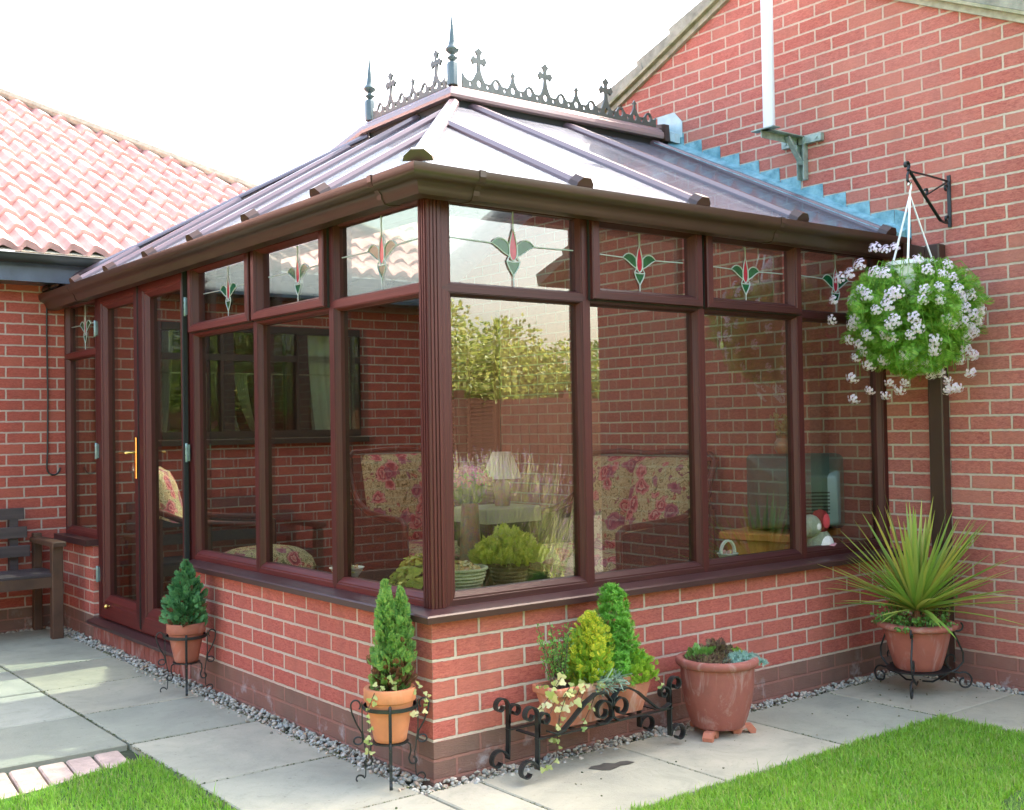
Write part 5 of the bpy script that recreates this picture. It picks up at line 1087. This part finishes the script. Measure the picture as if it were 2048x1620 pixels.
# ------------------------------------------------------------------ indoor furniture
def cushion(par, c, sz, name='cushion', rot=None, n=18, puff=.5):
    V = []; F = []; L, Wd, H = sz; m = 12
    for j in range(m+1):
        for i in range(n+1):
            u, v = i/n*2-1, j/m*2-1; e = (1-abs(u)**4)*(1-abs(v)**4); V.append((u*L/2, v*Wd/2, H/2*(e**puff)))
    o = len(V); V += [(x, y, -z) for x, y, z in V]
    for j in range(m):
        for i in range(n): q = j*(n+1)+i; F += [(q, q+1, q+n+2, q+n+1), (o+q, o+q+n+1, o+q+n+2, o+q+1)]
    b = MB(); b.add(V, F)
    if rot is not None: b.xf(rot)
    b.xf(Matrix.Translation(c)); return b.build(name, M['floral'], par, True, False)
def cane_seat(name, label, loc, rz, wid, back_h, nb, group=None):
    """local frame: faces -Y; seat front at y=0"""
    T = thing(name, label, 'armchair' if nb == 1 else 'sofa', loc, group, rz); h = wid/2
    b = MB(); b.bbox(-h+.03, .05, .18, h-.03, .68, .30, .01); b.build('seat_base', M['canep'], T, False, False)
    for k in range(nb):
        cw = (wid-.12)/nb; cx_ = -h+.06+cw*(k+.5); cushion(T, (cx_, .34, .37), (cw, .62, .17), 'seat_cushion')
        cushion(T, (cx_, .68, .40+(back_h-.40)/2), (cw, back_h-.38, .20), 'back_cushion', Matrix.Rotation(R(-14), 4, 'X') @ Matrix.Rotation(R(90), 4, 'X'))
    for s in (-1, 1):
        a = MB(); x = s*h; P = [(x, .84, back_h-.02), (x, .80, back_h-.10), (x, .74, back_h-.25), (x, .66, .72), (x, .52, .66), (x, .25, .64), (x, .05, .63), (x, .0, .60), (x, 0, .50), (x, 0, 0)]; a.tube(P, .021, 10); a.build('arm_rail', M['cane'], T, True, False)
        p_ = MB(); pl = [(.02, .12), (.75, .12), (.72, .70), (.60, .66), (.30, .62), (.02, .60)]; p_.prism(pl, lambda y, z, x_: (x_, y, z), (x-.008, x+.008)); p_.build('side_panel', M['canep'], T, False, False)
        l_ = MB(); l_.tube([(x, .80, .7), (x, .76, 0)], .02, 8); l_.build('leg', M['cane'], T, True, False)
    b = MB(); P = [(-h, .84, back_h-.02)]+[(-h+.05+(wid-.1)*t, .85, back_h+.02+.015*math.sin(PI*t*nb)**2) for t in np.linspace(0, 1, 9)]+[(h, .84, back_h-.02)]; b.tube(P, .018, 8)
    b.build('back_rail', M['cane'], T, True, False)
    b = MB(); b.box(-h+.02, .80, .14, h-.02, .82, back_h-.02); b.build('back_panel', M['canep'], T, False, False)
    return T
cane_seat('cane_sofa', 'dark cane two seat sofa with floral cushions against the inner house wall', (2.12, 1.82, .1), R(-90), 1.20, 1.02, 2)
cane_seat('cane_armchair', 'cane armchair with floral cushions seen just left of the corner post', (1.93, 2.60, .1), R(-4), .74, 1.05, 1)
cane_seat('cane_armchair', 'cane armchair with a sunlit floral seat behind the glazed doors', (1.02, 3.45, .1), R(62), .70, 1.00, 1)
fs = thing('footstool', 'sunlit floral footstool on cane legs just inside the left windows', 'footstool', (.60, 2.65, .1))
b = MB(); b.bbox(-.24, -.18, .22, .24, .18, .30, .01); b.build('seat_base', M['canep'], fs, False, False); cushion(fs, (-.02, .0, .42), (.52, .40, .26), 'cushion', Matrix.Rotation(R(14), 4, 'Z'))
for x in (-.2, .2):
    for y in (-.15, .15): b = MB(); b.tube([(x, y, .23), (x*1.05, y*1.05, 0)], .017, 8); b.build('leg', M['cane'], fs, True, False)
# television on pine unit
U = thing('pine_cabinet', 'orange pine corner cabinet carrying the television', 'cabinet', (2.62, .32, .1))
Rz = Matrix.Translation((2.56, .40, 0)) @ Matrix.Rotation(R(12), 4, 'Z')
b = MB(); b.bbox(-.24, -.18, .10, .24, .20, .71, .006); b.xf(Rz); b.build('carcass', M['pine'], U)
b = MB(); b.bbox(-.28, -.22, .712, .28, .23, .75, .008); b.xf(Rz); b.build('top', M['pine'], U)
for s in (-1, 1): b = MB(); b.box(-.22 if s < 0 else .01, -.188, .16, -.01 if s < 0 else .22, -.1805, .62); b.xf(Rz); b.build('door', M['pine'], U)
TV = thing('television', 'bulky grey green television on the pine cabinet with its moulded back towards the window', 'television', (2.62, .36, .70))
b = MB()
def rrect(hw, hh, y, r=.03, zc=.91, n=4):
    P = []
    for cx_, cz_, a0 in ((hw-r, hh-r, 0), (-hw+r, hh-r, 90), (-hw+r, -hh+r, 180), (hw-r, -hh+r, 270)):
        for k in range(n+1): a = R(a0+90*k/n); P.append((cx_+r*math.cos(a), y, zc+cz_+r*math.sin(a)))
    return P
RT = Matrix.Translation((2.62, .34, .05)) @ Matrix.Rotation(R(-38), 4, 'Z')
b.sweep_ring([rrect(.15, .12, -.26, .03, .87), rrect(.16, .135, -.25, .03, .875), rrect(.235, .185, -.08, .03, .895), rrect(.255, .200, -.02, .03, .905), rrect(.255, .205, .06, .03, .905), rrect(.245, .195, .068, .03, .905)]); b.xf(RT); b.build('casing', M['tv'], TV, True)
b = MB(); b.box(-.205, .068, .765, .205, .074, 1.045); b.xf(RT); b.build('screen', M['screen'], TV)
b = MB()
for k in range(7): b.box(-.11, -.2625, .80+k*.018, .11, -.2602, .808+k*.018)
b.xf(RT); b.build('vent_panel', M['rubber'], TV)
VZ = thing('dried_flower_vase', 'small terracotta jug of dried flowers standing on the television', 'vase', (2.56, .38, 1.16))
b = MB(); b.lathe([(.001, 0), (.030, 0), (.045, .03), (.042, .06), (.026, .085), (.034, .10), (.030, .10), (.022, .085), (.001, .08)], (2.56, .38, 1.163), 20); b.build('jug', M['ceram'], VZ, True)
conifer(VZ, 'dried_flowers', (2.56, .38, 1.25), .13, .055, [(0, .3), (.5, .9), (1, 1)], 90, M['potp'], .04, SP, (.05, -.02), 1.0, None, 4)
PT = thing('soft_toy', 'white and red soft toy slumped on the sill in front of the television', 'toy', (2.42, .14, .66))
b = MB(); b.ball((2.46, .13, .79), .060, 16, 11); b.build('head', M['plush'], PT, True)
b = MB(); b.ball((2.525, .13, .815), .066, 16, 11, 0, (.95, 1, 1.15)); b.build('cap', M['plushr'], PT, True)
b = MB(); b.lathe([(.001, 0), (.085, 0), (.09, .02), (.078, .06), (.05, .10), (.03, .12), (.001, .125)], (2.53, .14, .662), 20); b.build('body', M['plush'], PT, True)
b = MB(); b.lathe([(.001, 0), (.098, 0), (.100, .012), (.088, .035), (.086, .036), (.001, .036)], (2.545, .14, .6605), 20); b.build('skirt', M['plushp'], PT, True)
b = MB(); b.ball((2.385, .13, .775), .045, 14, 9); b.build('bobble', M['plush'], PT, True)
BO = thing('basket_ornament', 'tiny white china basket ornament with an arched handle on the right window sill', 'ornament', (1.83, .14, .66))
b = MB(); b.lathe([(.001, 0), (.035, 0), (.050, .035), (.054, .038), (.050, .04), (.034, .008), (.001, .008)], (1.83, .14, .661), 20); b.build('bowl', M['white'], BO, True)
b = MB(); b.tube([(1.83+.05*math.cos(t), .14, .70+.060*math.sin(t)) for t in np.linspace(0, PI, 14)], [(.007, .005)]*14, flat=(0, 1, 0)); b.build('handle', M['white'], BO)
b = MB(); [b.ball((1.83+.02*math.cos(k*2.1)-.005, .135+.018*math.sin(k*2.1), .704), .012, 10, 6, k % 2) for k in range(6)]; b.build('flowers', [M['plushp'], M['bal_y']], BO, True)
MO = thing('window_mobile', 'small painted wooden balloons hanging on a thread inside the third window', 'mobile', (1.66, .16, 2.1))
b = MB(); b.tube([(1.665, .16, 2.25), (1.665, .16, 1.64)], .0012, 5); b.build('thread', M['rubber'], MO)
for nm, x, z, r, mt in (('balloon', 1.672, 1.742, .020, 'bal_c'), ('balloon', 1.650, 1.712, .018, 'bal_g'), ('balloon', 1.696, 1.722, .016, 'bal_b')):
    b = MB(); b.ball((x, .16, z), r, 14, 9, 0, (1, .4, 1.25)); b.build(nm, M[mt], MO, True)
b = MB(); b.tube([(1.668, .16, 1.725), (1.668, .16, 1.69)], .006, 6); b.build('ribbon', M['bal_y'], MO)
PC = thing('light_pull', 'wooden acorn pull on a cord hanging inside the third window', 'pull cord', (1.88, .2, 2.2))
b = MB(); b.tube([(1.885, .2, 2.28), (1.885, .2, 1.74)], .0015, 5); b.build('cord', M['cream'], PC); b = MB(); b.lathe([(.001, 0), (.008, .004), (.010, .02), (.006, .036), (.001, .04)], (1.885, .2, 1.70), 12); b.build('acorn', M['bal_y'], PC, True)
ST = thing('side_table', 'cream topped side table in the far corner under the lamp', 'table', (2.20, 2.55, .1))
b = MB(); b.bbox(2.00, 2.33, .70, 2.46, 2.72, .80, .01); b.build('top', M['cream'], ST)
for x in (2.04, 2.42):
    for y in (2.37, 2.68): b = MB(); b.box(x-.02, y-.02, .1, x+.02, y+.02, .70); b.build('leg', M['cane'], ST)
LA = thing('table_lamp', 'table lamp with a pleated cream shade and painted floral base', 'lamp', (2.27, 2.52, .80))
b = MB(); b.lathe([(.001, .0), (.05, .0), (.055, .02), (.045, .05), (.06, .10), (.045, .16), (.015, .19), (.012, .24), (.001, .24)], (2.27, 2.52, .80), 24); b.build('base', M['ceram'], LA, True)
b = MB(); b.sweep_ring([[(2.27+(r+.003*(k % 2))*math.cos(2*PI*k/60), 2.52+(r+.003*(k % 2))*math.sin(2*PI*k/60), z) for k in range(60)] for r, z in ((.135, .985), (.062, 1.165), (.060, 1.165), (.133, .985))], True, False); b.build('shade', M['shade'], LA)
VF = thing('pink_flower_vase', 'bunch of deep pink flowers indoors beside the lamp', 'flowers', (1.86, 2.2, .1))
b = MB(); b.lathe([(.001, 0), (.07, 0), (.085, .1), (.055, .75), (.05, .75), (.001, .70)], (1.84, 2.30, .1), 20); b.build('vase', M['ceram'], VF, True)
conifer(VF, 'stems', (1.84, 2.30, .84), .2, .13, [(0, .3), (1, 1)], 160, M['box'], .08, SP, (0, 0), 1.0, None, 4); mound(VF, 'petals', (1.84, 2.30, .98), .16, .14, .12, 380, M['pinkf'], IVY, .030, 7)
WB = thing('wicker_bowl', 'round pale wicker bowl of dried petals on the front window sill', 'bowl', (.285, .19, .66))
b = MB(); prof = [(.001, 0), (.075, 0)]+[(.080+.035*math.sin(t*PI/2)+.003*math.sin(t*38), .005+.085*t) for t in np.linspace(0, 1, 24)]+[(.124, .094), (.124, .102), (.112, .102), (.105, .07), (.001, .065)]
b.lathe(prof, (.275, .215, .661), 48); b.v = [(x+(.002*math.sin(math.atan2(y-.215, x-.275)*26+z*260)), y+(.002*math.cos(math.atan2(y-.215, x-.275)*26+z*260)), z) for x, y, z in b.v]; b.build('bowl', M['wick'], WB, True)
mound(WB, 'petals', (.275, .215, .745), .10, .10, .04, 420, M['potp'], IVY, .024, 9)
FB2 = thing('trailing_plant_basket', 'brown wicker basket with trailing yellow green plant on the front window sill', 'plant', (.56, .22, .66))
b = MB(); b.lathe([(.001, 0), (.06, 0)]+[(.065+.03*t+.003*math.sin(t*40), .11*t) for t in np.linspace(0, 1, 20)]+[(.088, .112), (.001, .10)], (.56, .24, .661), 40); b.build('basket', M['wickd'], FB2, True)
mound(FB2, 'foliage', (.56, .24, .76), .13, .11, .10, 420, M['yelp'], SP, .06, 10)
GP2 = thing('golden_sill_plant', 'golden leaved pot plant on the left window sill by the corner', 'potted plant', (.19, .33, .66))
b = MB(); b.lathe([(.001, 0), (.05, 0), (.065, .08), (.06, .08), (.001, .07)], (.2, .36, .661), 24); b.build('pot', M['wickd'], GP2, True)
mound(GP2, 'foliage', (.2, .36, .69), .125, .17, .13, 700, M['yelp'], IVY, .030, 12)
LO = thing('lattice_dish', 'white lattice china dish heaped with small flowers on the left window sill', 'dish', (.16, .95, .66))
b = MB(); b.lathe([(.001, 0), (.045, 0), (.075, .045), (.080, .05), (.072, .05), (.001, .03)], (.16, .92, .661), 30); b.build('dish', M['white'], LO, True)
mound(LO, 'flowers', (.16, .92, .70), .062, .062, .03, 160, M['potp'], IVY, .018, 13)
# ------------------------------------------------------------------ garden behind the camera (seen in the reflections)
LV = thing('lavender_bush', 'lavender bush with leaning stems and purple flower spikes in the side border', 'shrub', (2.75, -3.25, 0))
r_ = np.random.default_rng(71); V1 = []; N = 4200; a = r_.uniform(0, 2*PI, N); sp_ = r_.uniform(0, 1, N)**.7; bx_, by_ = 2.75+r_.normal(0, .24, N), -3.25+r_.normal(0, .12, N)
d = np.stack([np.cos(a)*sp_*.75-.12, np.sin(a)*sp_*.6+.05, np.full(N, 1.)], 1); d /= np.linalg.norm(d, axis=1)[:, None]; L = r_.uniform(.35, 1.2, N)*(1-.15*sp_)
V, F = scatter(np.array([(-1, 0, 0), (1, 0, 0), (.6, .0, 1), (-.6, .0, 1)]), np.array([(0, 1, 2, 3)]), np.stack([bx_, by_, np.zeros(N)], 1), frames(d), np.stack([np.full(N, .0045), np.full(N, .0045), L], 1)); bigmesh('stems', V, F, M['lavs'], LV)
k = L > .62; tips = np.stack([bx_, by_, np.zeros(N)], 1)[k]+d[k]*L[k][:, None]; tt = []
for j in range(9): tt.append(tips-d[k]*(j*.013))
tt = np.concatenate(tt)+r_.normal(0, .004, (len(tips)*9, 3)); V, F = scatter(*LEAF, tt, frames(r_.normal(0, 1, tt.shape)+[0, 0, .8]), .014*r_.uniform(.7, 1.3, len(tt))); bigmesh('flower_spikes', V, F, M['lavf'], LV)
def shrub(name, label, c, rad, h, N, mat, cat_='tree', sz=.085, group='garden trees and shrubs seen in the glass', seed=1):
    T = thing(name, label, cat_, (c[0], c[1], 0), group); q = np.random.default_rng(seed); b = MB(); b.tube([(c[0], c[1], -.05), (c[0]+.05, c[1], h*.35), (c[0], c[1]+.05, h*.7)], [.07, .05, .02], 8)
    for j in range(6): a = q.uniform(0, 2*PI); b.tube([(c[0], c[1], h*.25), (c[0]+rad*.6*math.cos(a), c[1]+rad*.6*math.sin(a), h*.7)], [.03, .01], 6)
    b.build('trunk', M['trunk'], T)
    K_ = 44; cc = np.stack([c[0]+q.normal(0, rad*.45, K_), c[1]+q.normal(0, rad*.45, K_), q.uniform(h*.25, h*.90, K_)], 1); i = q.integers(0, K_, N); n = q.normal(0, 1, (N, 3)); n /= np.linalg.norm(n, axis=1)[:, None]
    P = cc[i]+n*(rad*.42)*q.uniform(.5, 1, N)[:, None]; V, F = scatter(*LEAF, P, frames(n+q.normal(0, .5, (N, 3))), sz*q.uniform(.6, 1.3, N)); bigmesh('crown', V, F, mat, T)
sh = [('hedge_tree', 'yellow green leafy tree above the garden fence', (6.9, -11.6), 1.5, 3.3, 'hedgey'), ('hedge_tree', 'rounded yellow green tree, lower and further from the house corner than its yellow neighbour', (9.1, -11.4), 1.35, 3.05, 'hedgey'), ('hedge_tree', 'broad green tree at the far end of the fence', (11.6, -11.2), 1.5, 2.65, 'hedge'),
      ('hedge_tree', 'tall green tree straight behind the lawn', (3.2, -12.0), 1.7, 4.4, 'hedge'), ('hedge_tree', 'green tree behind the left end of the fence', (0, -12.3), 1.7, 4.0, 'hedgey'), ('hedge_tree', 'round green tree far left behind the fence', (-3.6, -12), 1.8, 4.6, 'hedge'), ('hedge_tree', 'green tree at the back left garden corner', (-8, -10.5), 1.9, 4.6, 'hedge'), ('hedge_tree', 'green tree in the neighbouring garden to the left', (-11, -5), 2, 4.5, 'hedge'), ('hedge_tree', 'leafy tree beyond the left boundary', (-11.5, 1), 2, 4.2, 'hedgey')]
for i, (nm, lb, c_, rd, h_, mt) in enumerate(sh): shrub(nm, lb, c_, rd, h_, 20000, M[mt], seed=80+i)
FE = thing('garden_fence', 'reddish boarded garden fence along the far side of the lawn', 'fence', (2, -9.5, 0))
b = MB(); x = -9.6
while x < 14: b.box(x, -9.5, 0, x+.142, -9.485, 1.75+random.uniform(-.008, .008)); x += .150
b.build('boards', M['fence'], FE)
for x in range(-9, 15, 2): b = MB(); b.box(x-.05, -9.61, 0, x+.05, -9.502, 1.86); b.build('post', M['fence'], FE)
FE2 = thing('garden_fence', 'reddish boarded fence closing the garden on the left side', 'fence', (-9.6, -3, 0))
b = MB(); y = -9.4
while y < 4.4: b.box(-9.6, y, 0, -9.585, y+.142, 1.75+random.uniform(-.008, .008)); y += .150
b.build('boards', M['fence'], FE2)
